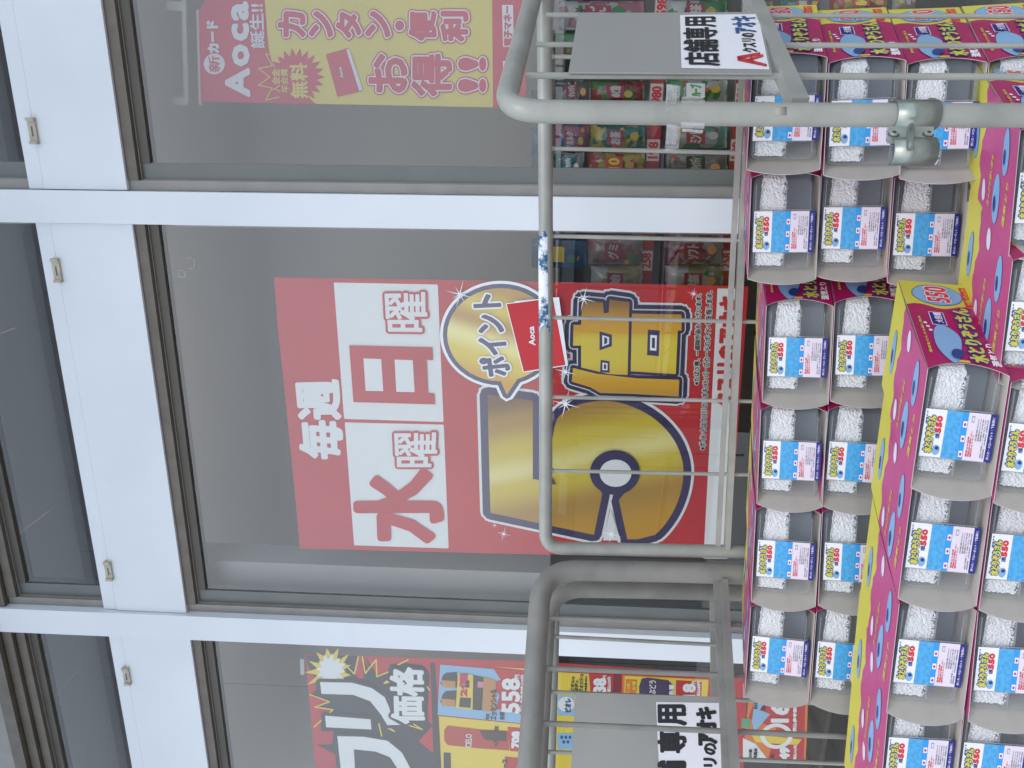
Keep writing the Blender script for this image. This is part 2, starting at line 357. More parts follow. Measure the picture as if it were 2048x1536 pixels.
def smooth(P, a, b):
    o = P[:a]
    for i in range(a, b):
        p0, p1_, p2_, p3_ = P[i-1], P[i], P[i+1], P[i+2]
        for t in (0, .25, .5, .75): o.append(tuple(.5*((2*p1_[k]) + (p2_[k]-p0[k])*t + (2*p0[k]-5*p1_[k]+4*p2_[k]-p3_[k])*t*t + (3*p1_[k]-p0[k]-3*p2_[k]+p3_[k])*t**3) for k in (0, 1)))
    return o + P[b:]
five = smooth(five, 6, 17)
g = MB(); shape(g, c6(*five), NW, GA, .001, outl=((23*px, PWHITE), (17*px, NAVY)))
W6 = lambda x, y: W1(860+x/2.648, 550+y/2.648)
shape(g, ell(W6, 978, 1042, 132, 118), NW, NAVY, .0052); shape(g, ell(W6, 982, 1045, 84, 72), NW, PWHITE, .0056)
shape(g, c6((955, 1235), (1010, 1400), (915, 1400)), NW, PWHITE, .0054)
shape(g, c6((545, 1078), (562, 1078), (575, 1082), (668, 1108), (640, 1060), (630, 900), (600, 700), (575, 668), (545, 662)), NW, NAVY, .0050)
BAI = [[(757, 488), (880, 518), (1090, 542), (1318, 550), (1315, 640), (1075, 625), (900, 620), (850, 590), (750, 560)],
       [(805, 130), (915, 140), (920, 200), (945, 195), (950, 125), (1055, 140), (1045, 525), (945, 520), (800, 485), (800, 370), (757, 370), (760, 260), (800, 260)],
       [(1068, 200), (1330, 205), (1330, 290), (1310, 290), (1300, 520), (1062, 505)]]
part('golden_five', g, p1)
g = MB()
for rr, mm, l in ((22*px, PWHITE, .001), (17.5*px, NAVY, .0025), (9*px, PWHITE, .004), (6.5*px, NAVY, .0055)):
    for i, s_ in enumerate(BAI):
        P = [v+NW*(l+.0001*i) for v in c6(*s_)]; stroke(g, [(P[k], P[(k+1) % len(P)]) for k in range(len(P))], NW, rr, mm); g.add([v+NW*STEP for v in P], [tuple(range(len(P)))], mm)
for i, s_ in enumerate(BAI): shape(g, c6(*s_), NW, GB5, .0070+.0001*i)
for s_ in ([(897, 295), (962, 312), (962, 372), (897, 395)], [(903, 445), (950, 452), (950, 512), (900, 510)], [(1152, 285), (1215, 290), (1210, 425), (1148, 420)]):
    shape(g, c6(*s_), NW, NAVY, .0075); c = [sum(p[0] for p in s_)/4, sum(p[1] for p in s_)/4]
    shape(g, c6(*[(c[0]+(p[0]-c[0])*.55, c[1]+(p[1]-c[1])*.6) for p in s_]), NW, PWHITE, .0078); shape(g, c6(*[(c[0]+(p[0]-c[0])*.25, c[1]+(p[1]-c[1])*.4) for p in s_]), NW, NAVY, .0081)
part('golden_times_character', g, p1)
g = MB(); circ = [(1002+107*math.cos(2*math.pi*i/40), 668+93*math.sin(2*math.pi*i/40)) for i in range(40)]
i0 = min(range(40), key=lambda i: abs(2*math.pi*i/40-1.35)); circ[i0] = (1014, 788)
shape(g, q1(*circ), NW, GC5, .0066, outl=((15*px, PWHITE), (9*px, NAVY)))
text(g, 'ポイント', q1((966, 752), (942, 590), (999, 588), (1020, 746)), NW, NAVY, r=2.4*px, outl=((6*px, PWHITE),), lift=.0095)
part('points_bubble', g, p1)
g = MB()
shape(g, q1((1050, 742), (1030, 600), (1118, 592), (1136, 728)), NW, PWHITE, .0125); shape(g, q1((1048, 740), (1014, 606), (1106, 594), (1131, 727)), NW, PRED, .0128, outl=((.0022, PWHITE),))
text(g, 'Aoca', q1((1059, 687), (1057, 650), (1068, 650), (1071, 687)), NW, PWHITE, r=.0007, lift=.0145)
part('member_card_print', g, p1)
g = MB()
for x, y, r in ((921, 586, 30), (1167, 595, 26), (1008, 1062, 16), (1385, 585, 14), (1131, 740, 24), (1131, 804, 30), (1222, 1063, 22), (990, 1045, 8)): sparkle(g, W1, x, y, r, NW, .0152, PWHITE)
part('sparkle_print', g, p1)['kind'] = 'stuff'

# ================================================================== POSTER 2: hanging banner
def W2(x, y): return wp(x, y, GY+.16)
def q2(*a): return [W2(*p) for p in a]
p2 = thing('banner', W2(1050, 100), 'faded red and yellow hanging banner about a new members card seen through the right pane', 'banner')
g = MB(); g.slab(q2((400, 203), (394, 28), (425, -20), (1052, -20), (1052, 216), (700, 209)), NW, .0008, BYEL); part('sheet', g, p2)
g = MB(); shape(g, q2((400, 203), (394, 28), (425, -20), (528, -20), (537, 95), (545, 130), (632, 208)), NW, BRED, .0004); shape(g, q2((986, 215), (984, -20), (1052, -20), (1052, 216)), NW, BRED, .0004)
shape(g, star(W2, 592, 154, 42, 58, 22), NW, BRED, .0012)
shape(g, q2((1006, 94), (1004, 10), (1026, 10), (1028, 94)), NW, BWHITE, .0008); shape(g, q2((1008, 190), (1006, 122), (1030, 122), (1032, 190)), NW, BWHITE, .0008)
part('red_print', g, p2)['kind'] = 'stuff'
g = MB(); sp = [W2(592+r*math.cos(a), 154+r*math.sin(a))+NW*.0016 for i, (r, a) in enumerate([((52 if k % 2 else 76), math.pi*(1.35-.07*k)) for k in range(13)])][1:-3]
stroke(g, list(zip(sp, sp[1:])), NW, .0012, BYEL)
shape(g, ell(W2, 429, 128, 21, 21, 24), NW, BWHITE, .0012)
text(g, '新', q2((419, 144), (417, 112), (439, 112), (441, 144)), NW, BRED, r=.0005, lift=.002)
text(g, 'カード', q2((418, 105), (414, 43), (435, 42), (438, 105)), NW, BWHITE, r=.0018, lift=.002)
text(g, 'Aoca', q2((454, 191), (451, 8), (495, 6), (499, 191)), NW, BWHITE, r=.0036, lift=.002, gap=.16)
text(g, '誕生!!', q2((503, 96), (499, 9), (527, 9), (530, 96)), NW, BWHITE, r=.0009, lift=.002)
text(g, '入会金', q2((545, 185), (544, 138), (560, 138), (561, 185)), NW, BYEL, r=.0005, lift=.002); text(g, '年会費', q2((563, 185), (562, 138), (576, 138), (578, 185)), NW, BYEL, r=.0004, lift=.002)
text(g, '無料', q2((583, 196), (581, 127), (614, 127), (616, 196)), NW, BYEL, r=.0013, lift=.002)
for ch, x0, x1, y0, y1 in (('カ', 510, 685, 60, 225), ('ン', 690, 845, 60, 225), ('タ', 850, 1010, 65, 230), ('ン', 1020, 1180, 60, 225), ('・', 1195, 1260, 115, 185), ('便', 1275, 1450, 60, 245), ('利', 1460, 1635, 60, 250), ('お', 1040, 1280, 310, 550), ('得', 1290, 1540, 310, 570), ('!', 1562, 1740, 330, 420), ('!', 1562, 1740, 455, 545)):
    x0, x1, y0, y1 = 380+(x0+14)/2.926, 380+(x1-14)/2.926, (y0+14)/2.926, (y1-14)/2.926
    text(g, ch, q2((x0, y1), (x0, y0), (x1, y0), (x1, y1)), NW, BRED, r=.0036, outl=((.0092, BRED), (.0066, BWHITE)), lift=.002)
text(g, '電子マネー', q2((1009, 91), (1007, 13), (1022, 13), (1024, 91)), NW, BRED, r=.0009, lift=.0016)
part('lettering', g, p2)
g = MB(); shape(g, q2((676, 192), (654, 110), (696, 98), (722, 181)), NW, BRED, .001, outl=((.002, BRED),)); shape(g, q2((719, 182), (693, 99), (699, 98), (726, 180)), NW, BWHITE, .0025)
text(g, 'Aoca', q2((682, 156), (677, 135), (683, 134), (688, 155)), NW, BWHITE, r=.0004, lift=.003); part('card_print', g, p2)
CLR = clear('clear_plastic', (.8, .82, .84), .08, .35)
g = MB()
g.slab([v for v in q2((333, 20), (332, 2), (365, 4), (366, 22))], NW, .002, CLR); g.slab(q2((343, 210), (342, 193), (374, 195), (375, 211)), NW, .002, CLR)
g.bar(W2(367, -10), W2(373, 205), .006, .010, CLR); g.bar(W2(396, 20), W2(401, 210), .006, .006, CLR); part('hanging_rail', g, p2)

# ================================================================== POSTER 3: bargain price sheet
def W3(x, y): return wp(x, y, GY+.042)
def q3(*a): return [W3(*p) for p in a]
def c7(*a): return [W3(580+x/3.793, 1280+y/3.793) for x, y in a]
def c8(*a): return [W3(1040+x/3.413, 1100+y/3.413) for x, y in a]
p3 = thing('poster', W3(1498, 1600), 'red, black and yellow bargain price poster full of toiletries at the left window', 'poster')
g = MB(); g.slab(q3((636, 1660), (631, 1536), (620, 1420), (610, 1309), (1052, 1322), (1275, 1336), (1496, 1352), (1480, 1660)), NW, .0006, PRED); part('sheet', g, p3)
PBLK = mat('poster_black', (.03, .03, .032), .35)
g = MB()
shape(g, c7((115, 118), (515, 120), (490, 255), (415, 180), (520, 290), (560, 290), (545, 120), (620, 260), (570, 120), (660, 270), (740, 240), (760, 180), (880, 175), (1010, 190), (1060, 260), (1040, 600), (1080, 650), (975, 770), (1090, 860), (1100, 1010), (380, 1040), (350, 870), (205, 795), (320, 790), (330, 690), (235, 690), (235, 600), (330, 525), (190, 505), (300, 465), (165, 410), (200, 380), (190, 290), (140, 200)), NW, PBLK, .0006)
part('black_print', g, p3)
g = MB(); W7 = lambda x, y: W3(580+x/3.793, 1280+y/3.793)
random.seed(3); shape(g, star(W7, 310, 235, 105, 175, 13, .2, jit=.2), NW, PYEL, .0012)
random.seed(4); shape(g, star(W7, 310, 225, 80, 120, 12, .1, jit=.1), NW, PWHITE, .0016)
zz = [[(520, 122), (490, 255), (420, 185)], [(550, 122), (572, 250), (655, 145), (660, 275), (745, 240)], [(820, 185), (898, 145)], [(150, 410), (300, 465), (190, 505), (328, 525), (185, 655)], [(675, 630), (700, 740)], [(740, 665), (795, 690), (765, 668)], [(890, 640), (1005, 675), (940, 635)], [(715, 325), (750, 318), (735, 308), (715, 325)], [(1040, 350), (1060, 375)]]
for i, z_ in enumerate(zz):
    P = [v+NW*.002 for v in c7(*z_)]; stroke(g, list(zip(P, P[1:])), NW, .0022, PYEL)
part('burst_print', g, p3)['kind'] = 'stuff'
g = MB()
RI = [[(230, 315), (470, 320), (620, 360), (720, 430), (758, 520), (770, 600), (840, 640), (740, 642), (690, 560), (610, 460), (480, 412), (240, 405)], [(268, 570), (612, 598), (620, 675), (275, 658)],
      [(360, 725), (560, 730), (740, 760), (850, 850), (925, 990), (925, 1060), (830, 1060), (825, 985), (760, 885), (650, 842), (485, 825), (500, 1060), (395, 1060)]]
for s_ in RI: shape(g, c7(*s_), NW, PWHITE, .0022, outl=((.012, PBLK),))
text(g, '価格', q3((785, 1444), (782, 1333), (845, 1336), (848, 1444)), NW, PWHITE, r=.0042, outl=((.012, PBLK),), lift=.0036)
part('lettering', g, p3)
# product cells
g = MB()
shape(g, c7((1140, 185), (1790, 240), (1760, 630), (1120, 565)), NW, PBLUE, .001); shape(g, c7((1540, 210), (1800, 235), (1760, 560), (1560, 520), (1590, 420), (1520, 320), (1600, 300)), NW, PRED, .0013)
shape(g, c7((1545, 200), (1800, 215), (1800, 228)), NW, PYEL, .0016); shape(g, c7((1130, 575), (1850, 645), (1830, 1200), (1160, 1200)), NW, PYEL, .001); shape(g, c7((1650, 655), (1850, 670), (1820, 850), (1670, 840)), NW, PRED, .0013)
shape(g, c7((1630, 880), (1830, 900), (1830, 1200), (1650, 1200)), NW, PRED, .0013); shape(g, c7((1165, 850), (1220, 853), (1225, 1200), (1170, 1200)), NW, PBLK, .0013)
shape(g, c7((1065, 170), (1100, 172), (1160, 1200), (1100, 1200)), NW, PBLK, .001)
shape(g, c8((165, 828), (640, 850), (600, 1560), (130, 1560)), NW, PYEL, .001); shape(g, c8((470, 842), (640, 850), (630, 975), (480, 970)), NW, PRED, .0014)
shape(g, c8((700, 850), (1292, 880), (1270, 1200), (690, 1200)), NW, PORANGE, .001); shape(g, c8((715, 858), (1285, 885), (1262, 1200), (705, 1200)), NW, PYEL, .0013)
shape(g, c8((722, 878), (800, 882), (795, 990), (718, 985)), NW, PORANGE, .0017); shape(g, c8((1065, 885), (1240, 895), (1232, 1200), (1060, 1200)), NW, PRED, .0017)
shape(g, c8((630, 850), (690, 853), (680, 1200), (625, 1200)), NW, mat('poster_dark_red', (.22, .015, .03), .4), .0012)
shape(g, c8((255, 990), (372, 995), (368, 1130), (258, 1125)), NW, PBLUE, .0016); shape(g, ell(lambda x, y: W3(1040+x/3.413, 1100+y/3.413), 315, 1050, 55, 52), NW, PWHITE, .0019)
shape(g, c8((255, 1245), (365, 1250), (355, 1360), (255, 1355)), NW, PBLUE, .0016)
for k in range(5): shape(g, ell(lambda x, y: W3(1040+x/3.413, 1100+y/3.413), 285+14*k, 1275+16*(k*2 % 4), 10, 12, 10), NW, NAVYT, .0020)
part('price_cell_print', g, p3)
g = MB(); BOT = mat('dark_bottle_print', (.05, .035, .03), .4); TAN = mat('tan_bottle_print', (.55, .27, .10), .4); REDB = mat('red_bottle_print', (.50, .05, .03), .4)
for y0 in (240, 380):
    shape(g, c7((1160, y0+25), (1185, y0+5), (1265, y0), (1275, y0+60), (1275, y0+120), (1185, y0+118), (1140, y0+90)), NW, BOT, .0018); shape(g, c7((1150, y0+60), (1255, y0+70), (1255, y0+125), (1150, y0+112)), NW, TAN, .0021)
shape(g, c7((1275, 248), (1390, 260), (1385, 525), (1258, 512)), NW, PYEL, .0024); shape(g, c7((1392, 262), (1470, 280), (1455, 530), (1387, 524)), NW, BOT, .0024); shape(g, c7((1470, 275), (1560, 300), (1560, 540), (1458, 535)), NW, TAN, .0022)
shape(g, c7((1425, 310), (1470, 313), (1467, 358), (1422, 355)), NW, mat('pink_badge_print', (.7, .25, .35), .4), .0027)
shape(g, c7((1290, 430), (1375, 435), (1370, 510), (1283, 503)), NW, BOT, .0027)
shape(g, c7((1200, 650), (1450, 680), (1650, 690), (1660, 830), (1440, 815), (1200, 790), (1175, 760), (1175, 680)), NW, REDB, .0018, outl=((.002, REDB),)); shape(g, c7((1440, 683), (1640, 692), (1640, 760), (1480, 750)), NW, BOT, .0042)
shape(g, c8((830, 875), (870, 868), (1010, 885), (1045, 920), (1045, 1010), (815, 1000), (812, 930)), NW, mat('grape_print', (.06, .035, .10), .4), .0022)
part('product_print', g, p3)['kind'] = 'stuff'
g = MB()
for s_, a, mm, r, sc in (('2個', (1288, 420, 1345, 255), PMAG, .002, 7), ('558', (1612, 545, 1738, 290), PWHITE, .0032, 7), ('円', (1706, 285, 1738, 258), PWHITE, .0008, 7), ('税込参考価格603円', (1748, 540, 1780, 260), PWHITE, .0006, 7), ('エッセンシャル', (1520, 600, 1570, 370), BLACK, .0008, 7), ('花王', (1486, 598, 1510, 555), BLACK, .0006, 7), ('各種', (1590, 600, 1625, 540), BLACK, .0006, 7), ('CIELO', (1332, 808, 1378, 708), PWHITE, .0005, 7),
    ('708', (1685, 810, 1740, 690), PWHITE, .0026, 7), ('ヘアカラーEX', (1548, 800, 1580, 648), BLACK, .0008, 7), ('ムース', (1610, 1000, 1650, 900), BLACK, .0012, 7), ('詰替', (1330, 355, 1360, 300), BLACK, .0006, 7)):
    x0, yb, x1, yt = a; text(g, s_, c7((x0, yb), (x0+2, yt), (x1+2, yt), (x1, yb)), NW, mm, r=r, lift=.0032)
for s_, a, mm, r in (('ビオレu', (345, 960, 368, 862), BLACK, .0007), ('ボディ', (374, 960, 396, 885), BLACK, .0007), ('ウォッシュ', (402, 962, 430, 842), BLACK, .0007), ('本体各種 480ml', (440, 962, 455, 860), BLACK, .0004), ('38', (505, 965, 582, 875), PWHITE, .003), ('円', (565, 872, 587, 852), PWHITE, .0006), ('税込253円', (596, 962, 618, 862), PWHITE, .0006),
    ('18', (1115, 1000, 1190, 912), PWHITE, .003), ('円', (1172, 908, 1196, 890), PWHITE, .0006), ('税込668円', (1205, 1000, 1228, 892), PWHITE, .0006), ('ビオレ', (305, 1100, 345, 1010), NAVYT, .0012), ('まとめ買い', (730, 978, 752, 890), PYEL, .0005), ('お得', (765, 950, 790, 890), PYEL, .0005), ('ぶどう', (880, 980, 925, 885), PWHITE, .0006), ('各種', (1015, 985, 1050, 915), PWHITE, .0006)):
    x0, yb, x1, yt = a; text(g, s_, c8((x0, yb), (x0+2, yt), (x1+2, yt), (x1, yb)), NW, mm, r=r, lift=.0032)
part('price_lettering', g, p3)
g = MB(); g.slab(q3((601, 1350), (600, 1318), (608, 1318), (609, 1350)), NW, .0004, CLR); part('tape', g, p3)
# small flyer low in the left window
def c9(*a): return [W3(1480+x/3.572, 1106+y/3.572) for x, y in a]
p4 = thing('flyer', W3(1610, 1450), 'small orange red flyer with a white ring and 167 price low in the left window', 'flyer')
g = MB(); g.slab(c9((70, 930), (490, 960), (470, 1475), (20, 1475)), NW, .0006, PORANGE); part('sheet', g, p4)
g = MB(); shape(g, c9((70, 930), (470, 960), (455, 1475), (200, 1475), (260, 1250), (60, 1180), (110, 1040)), NW, PRED, .0005); shape(g, c9((110, 1000), (215, 1010), (140, 1120), (215, 1150), (100, 1280), (85, 1200)), NW, PBLUE, .0009)
shape(g, c9((20, 930), (70, 930), (110, 1000), (60, 1060), (20, 1050)), NW, mat('pink_print', (.65, .35, .4), .4), .001); shape(g, c9((80, 1290), (440, 1330), (410, 1370), (110, 1350)), NW, PYEL, .001); shape(g, c9((10, 1180), (75, 1185), (70, 1250), (8, 1245)), NW, mat('green_print', (.12, .4, .22), .4), .001)
shape(g, c9((20, 1320), (110, 1360), (200, 1475), (20, 1475)), NW, PWHITE, .0011)
P = [v+NW*.0016 for v in ell(lambda x, y: W3(1480+x/3.572, 1106+y/3.572), 260, 1305, 98, 78)]; stroke(g, [(P[i], P[(i+1) % 32]) for i in range(32)], NW, .0065, PWHITE)
part('colour_print', g, p4)
g = MB()
for s_, a, mm, r in (('167', (225, 1200, 340, 995), PWHITE, .0035), ('円', (345, 995, 368, 965), PWHITE, .001), ('税込参考価格181円', (375, 1270, 400, 985), PWHITE, .0008), ('49', (285, 1470, 345, 1385), PWHITE, .003), ('税込161円', (378, 1470, 400, 1370), PWHITE, .0007), ('北の国', (60, 1465, 80, 1400), BLACK, .0006), ('天然水', (95, 1465, 118, 1390), BLACK, .0008), ('2L', (150, 1120, 175, 1085), BLACK, .0008), ('カップ', (95, 1110, 120, 1060), BLACK, .0008), ('各', (215, 1460, 240, 1435), BLACK, .0008)):
    x0, yb, x1, yt = a; text(g, s_, c9((x0, yb), (x0+4, yt), (x1+4, yt), (x1, yb)), NW, mm, r=r, lift=.003)
part('lettering', g, p4)

# ================================================================== shelves and goods behind the glass
SY = GY+.34
PGREY = mat('pouch_pale_print', (.40, .41, .40), .3, spec=.7); PDARK = mat('pouch_crimson_print', (.25, .02, .06), .3, spec=.7); YDIM = mat('pouch_gold_print', (.40, .30, .05), .25, spec=.8)  # front print colours kept dark, with the dim shelf light painted in
LEAF = mat('leaf_green_print', (.04, .16, .05), .4)
def WS(x, y, d=0): return wp(x, y, SY+d)
sh = thing('display_shelf', WS(1470, 100), 'grey display shelving with red price strips behind the right window', 'shelf')
PGREYT = mat('price_tag_card', (.55, .53, .50), .5); SHG = mat('shelf_metal_grey', (.30, .30, .29), .5, var=.1)
for k, x in enumerate((1292, 1458, 1640)):
    g = MB(); p, q = WS(x, -60), WS(x, 640); z = (p.z+q.z)/2 if k else p.z; z = WS(x, 300).z; g.box((-.72, SY, z-.012), (.75, SY+.26, z), SHG); part('shelf_board', g, sh)
    g = MB(); g.box((-.72, SY-.012, z-.034), (.75, SY-.002, z-.001), mat('price_strip_red', (.35, .03, .03), .4, var=.2, scale=30)); ps = part('price_strip', g, sh)
    for y, s_ in ((300, '198'), (190, '980'), (15, '598'), (520, '258'), (80, '398')) if k < 2 else ():
        g = MB(); c = WS(x+4, y); c.y = SY-.0125; c.z = z-.017; h = .0145; wd = .024
        P = [Vector((-wd, 0, h)), Vector((wd, 0, h)), Vector((wd, 0, -h)), Vector((-wd, 0, -h))]
        shape(g, [v*1.12+c for v in P], NW, PGREYT, .0004); text(g, s_, [v*.82+c for v in P], NW, PRED, r=.0014, lift=.001)
        part('price_tag', g, ps)
def crinkle(name, col, col2, sc):
    if name in MATS: return MATS[name]
    m = mat(name, col, .22, spec=.7, bump=1.0, bscale=22); t = m.node_tree; b = t.nodes['Principled BSDF']
    n = t.nodes.new('ShaderNodeTexVoronoi'); n.inputs['Scale'].default_value = sc; tc = t.nodes.new('ShaderNodeTexCoord')
    x = t.nodes.new('ShaderNodeMix'); x.data_type = 'RGBA'; x.inputs[6].default_value = (*col, 1); x.inputs[7].default_value = (*col2, 1)
    s_ = t.nodes.new('ShaderNodeSeparateColor'); r = t.nodes.new('ShaderNodeMath'); r.operation = 'GREATER_THAN'; r.inputs[1].default_value = .52
    t.links.new(tc.outputs['Object'], n.inputs['Vector']); t.links.new(n.outputs['Color'], s_.inputs[0]); t.links.new(s_.outputs[0], r.inputs[0]); t.links.new(r.outputs[0], x.inputs[0]); t.links.new(x.outputs[2], b.inputs['Base Color'])
    return m
def pouch(x0, x1, y0, y1, cols, label, d=-.02, cat='pouch', box=False, txt=None, tcol=None):
    """x0..x1 world top to bottom, y0..y1 world right to left"""
    col, col2 = [tuple(.55*v for v in c_) for c_ in cols]; m = crinkle('wrapper_%02d' % len(MATS), col, col2, random.uniform(25, 55))  # wrapper colours dimmed: the weaker light deep inside is put into them
    rnd = random.Random(x0*7+y0); nu, nv = 10, 12; c = WS((x0+x1)/2, (y0+y1)/2, d)
    root = thing('snack_pouch' if not box else 'retail_carton', WS(x1, (y0+y1)/2, d), label, cat)
    g = MB(); T = .03 if not box else .05; vs = []
    for i in range(nu+1):
        for j in range(nv+1):
            u, v = i/nu, j/nv; p = WS(x0+(x1-x0)*v, y1+(y0-y1)*u, d)
            bl_ = (math.sin(math.pi*u)*math.sin(math.pi*v))**.45*T if not box else 0
            e = 0 if box else rnd.uniform(-1, 1)*.0025*(1 if 0 < i < nu and 0 < j < nv else .3)
            vs.append(p + Vector((0, -bl_+e, rnd.uniform(-1, 1)*.0015 if not box else 0)))
    n0 = len(vs); vs += [v+Vector((0, (2*abs(v.y-WS(x0, y0, d).y)+.004) if not box else T, 0)) for v in vs]
    fs = [(i*(nv+1)+j, i*(nv+1)+j+1, (i+1)*(nv+1)+j+1, (i+1)*(nv+1)+j) for i in range(nu) for j in range(nv)]
    fs += [tuple(n0+k for k in reversed(f)) for f in fs]
    for i in range(nu):
        for j in (0, nv): a, b = i*(nv+1)+j, (i+1)*(nv+1)+j; fs.append((a, b, b+n0, a+n0))
    for j in range(nv):
        for i in (0, nu): a, b = i*(nv+1)+j, i*(nv+1)+j+1; fs.append((a, b, b+n0, a+n0))
    g.add(vs, fs, m, not box); part('wrapper', g, root)
    g = MB(); L = -.032-d if 0 else 0; top = Vector((0, -T-.004, 0)); hx, hy = (x1-x0), (y1-y0)
    f = lambda a, b: WS(x0+hx*a, y1-hy*b, d)+(top if not box else Vector((0, -.001, 0)))
    c1, c2 = tcol or (PGREY, PDARK)
    shape(g, [f(.3, .22), f(.3, .8), f(.6, .78), f(.6, .2)], NW, c2, .0006); shape(g, ell(lambda a, b: f(a, b), rnd.uniform(.68, .8), rnd.uniform(.3, .6), .08, .17, 14), NW, rnd.choice((c1, YDIM, LEAF, TAN)), .0008)
    text(g, txt or 'キャンディ', [f(.36, .26), f(.36, .74), f(.54, .72), f(.54, .24)], NW, c1, r=.0012, lift=.0014)
    for _ in range(5):
        a, b = rnd.uniform(.1, .85), rnd.uniform(.12, .85); mm = rnd.choice((PGREY, YDIM, PDARK, REDB, BOT, LEAF, TAN, BOT))
        if rnd.random() < .5: shape(g, star(f, a, b, .03, rnd.uniform(.05, .1), 5, sy=1.6), NW, mm, .0003+.00004*_)
        else: w_ = rnd.uniform(.04, .1); shape(g, [f(a, b), f(a+w_*.4, min(.9, b+w_*3)), f(a+w_, min(.9, b+w_*3)), f(a+w_*.7, b)], NW, mm, .0003+.00004*_)
    part('front_print', g, root)
GN, PK, YE, WH, RD, TL, BU, GR = (.08, .32, .12), (.55, .2, .28), (.6, .48, .06), (.6, .62, .62), (.45, .04, .05), (.02, .22, .2), (.1, .25, .55), (.2, .2, .2)
random.seed(11)
pouch(1118, 1288, 2, 60, (PK, WH), 'pink snack pouch with a white patch at the top edge behind the wires', txt='いちご')
pouch(1107, 1288, 66, 118, ((.25, .16, .05), GN), 'brown and green pouch beside the grey plate on the upper shelf', txt='抹茶')
pouch(1200, 1288, 122, 158, (WH, RD), 'small white pouch half behind the grey plate', txt='梅')
pouch(1180, 1289, 162, 205, ((.4, .03, .04), (.1, .3, .08)), 'red and green pouch above the 980 price tag', txt='のど飴')
pouch(1110, 1182, 160, 205, (GR, WH), 'dark pouch with pale spots on the top shelf right of the post')
pouch(1108, 1178, 250, 300, (PK, BU), 'pale pink and blue pouch left of the thick post', txt='ミルク')
pouch(1180, 1289, 250, 300, (TL, YE), 'green and gold shiny pouch above the 198 price tag', txt='お茶')
pouch(1108, 1168, 304, 345, (WH, TL), 'white and teal pouch next to the window frame', tcol=(PWHITE, mat('teal_print', (.02, .25, .3), .4)))
pouch(1175, 1289, 304, 347, (YE, RD), 'yellow pouch marked 10 beside the window frame', txt='10', tcol=(PYEL, REDB))
pouch(1332, 1454, 0, 50, (GN, WH), 'green and white pouch at the far right of the lower shelf', txt='緑茶')
pouch(1332, 1454, 158, 205, (WH, GN), 'white pouch with green leaves behind the clear clip', txt='ハーブ', tcol=(mat('green_print2', (.1, .4, .15), .4), PWHITE))
pouch(1332, 1454, 250, 296, ((.15, .4, .35), WH), 'pale green shiny pouch left of the post on the lower shelf', txt='ミント')
pouch(1332, 1454, 302, 348, (GR, (.35, .36, .37)), 'dark grey pouch in the corner of the lower shelf', tcol=(PLATE, PBLK))
pouch(1063, 1172, 482, 535, ((.02, .12, .28), (.03, .16, .36)), 'blue carton with a yellow label right of the red poster', box=True, cat='carton', tcol=(PYEL, PYEL), txt='目薬')
pouch(1063, 1105, 345-170+5, 352, ((.05, .2, .42), (.3, .35, .4)), 'blue topped box behind the rail of the right pane', box=True, cat='carton', d=.08, txt='薬', tcol=(PWHITE, NAVYT))
pouch(1176, 1285, 470, 528, ((.45, .38, .36), PK), 'clear candy pouch with pink sweets under the blue carton', txt='グミ')
pouch(1182, 1285, 531, 580, ((.5, .45, .2), WH), 'clear gold candy pouch beside the edge of the red poster', txt='飴')
pouch(1330, 1446, 470, 528, ((.45, .45, .45), (.4, .1, .2)), 'silver candy pouch on the lower shelf below the pink one', txt='ソフト')
pouch(1330, 1446, 531, 580, ((.35, .33, .2), WH), 'dull gold candy pouch low beside the red poster', txt='塩')
pouch(1500, 1545, 2, 50, (GN, WH), 'white and green packet on the bottom shelf', txt='茶')
pouch(1562, 1640, 0, 22, (TL, GN), 'deep green packet on the bottom shelf at the picture edge', txt='海苔')
pouch(1660, 1775, -10, 22, (YE, RD), 'red and gold packet on the bottom shelf at the picture edge', txt='せんべい', tcol=(PYEL, REDB))
pouch(1785, 1830, -10, 20, (WH, YE), 'cream packet at the end of the bottom shelf', txt='米')
# brown shelving low in the left window
rk = thing('wooden_rack', wp(1760, 1450, GY+.5), 'dark brown wooden rack inside behind the left end of the packs', 'rack'); WB = mat('brown_wood', (.09, .06, .035), .6, var=.3, scale=12)
for x in (1640, 1700, 1760):
    g = MB(); z = wp(x, 1450, GY+.5).z; a, b = wp(x, 1640, GY+.5).x, wp(x, 1370, GY+.5).x; g.box((a, GY+.46, z-.016), (b, GY+.75, z), WB); part('board', g, rk)
for y in (1382, 1460, 1540):
    g = MB(); p = wp(1640, y, GY+.5); g.box((p.x-.01, GY+.47, p.z-.35), (p.x+.01, GY+.74, p.z+.03), WB); part('upright', g, rk)
random.seed(5)
for i, y in enumerate((1215, 1232, 1390, 1425)):
    pass

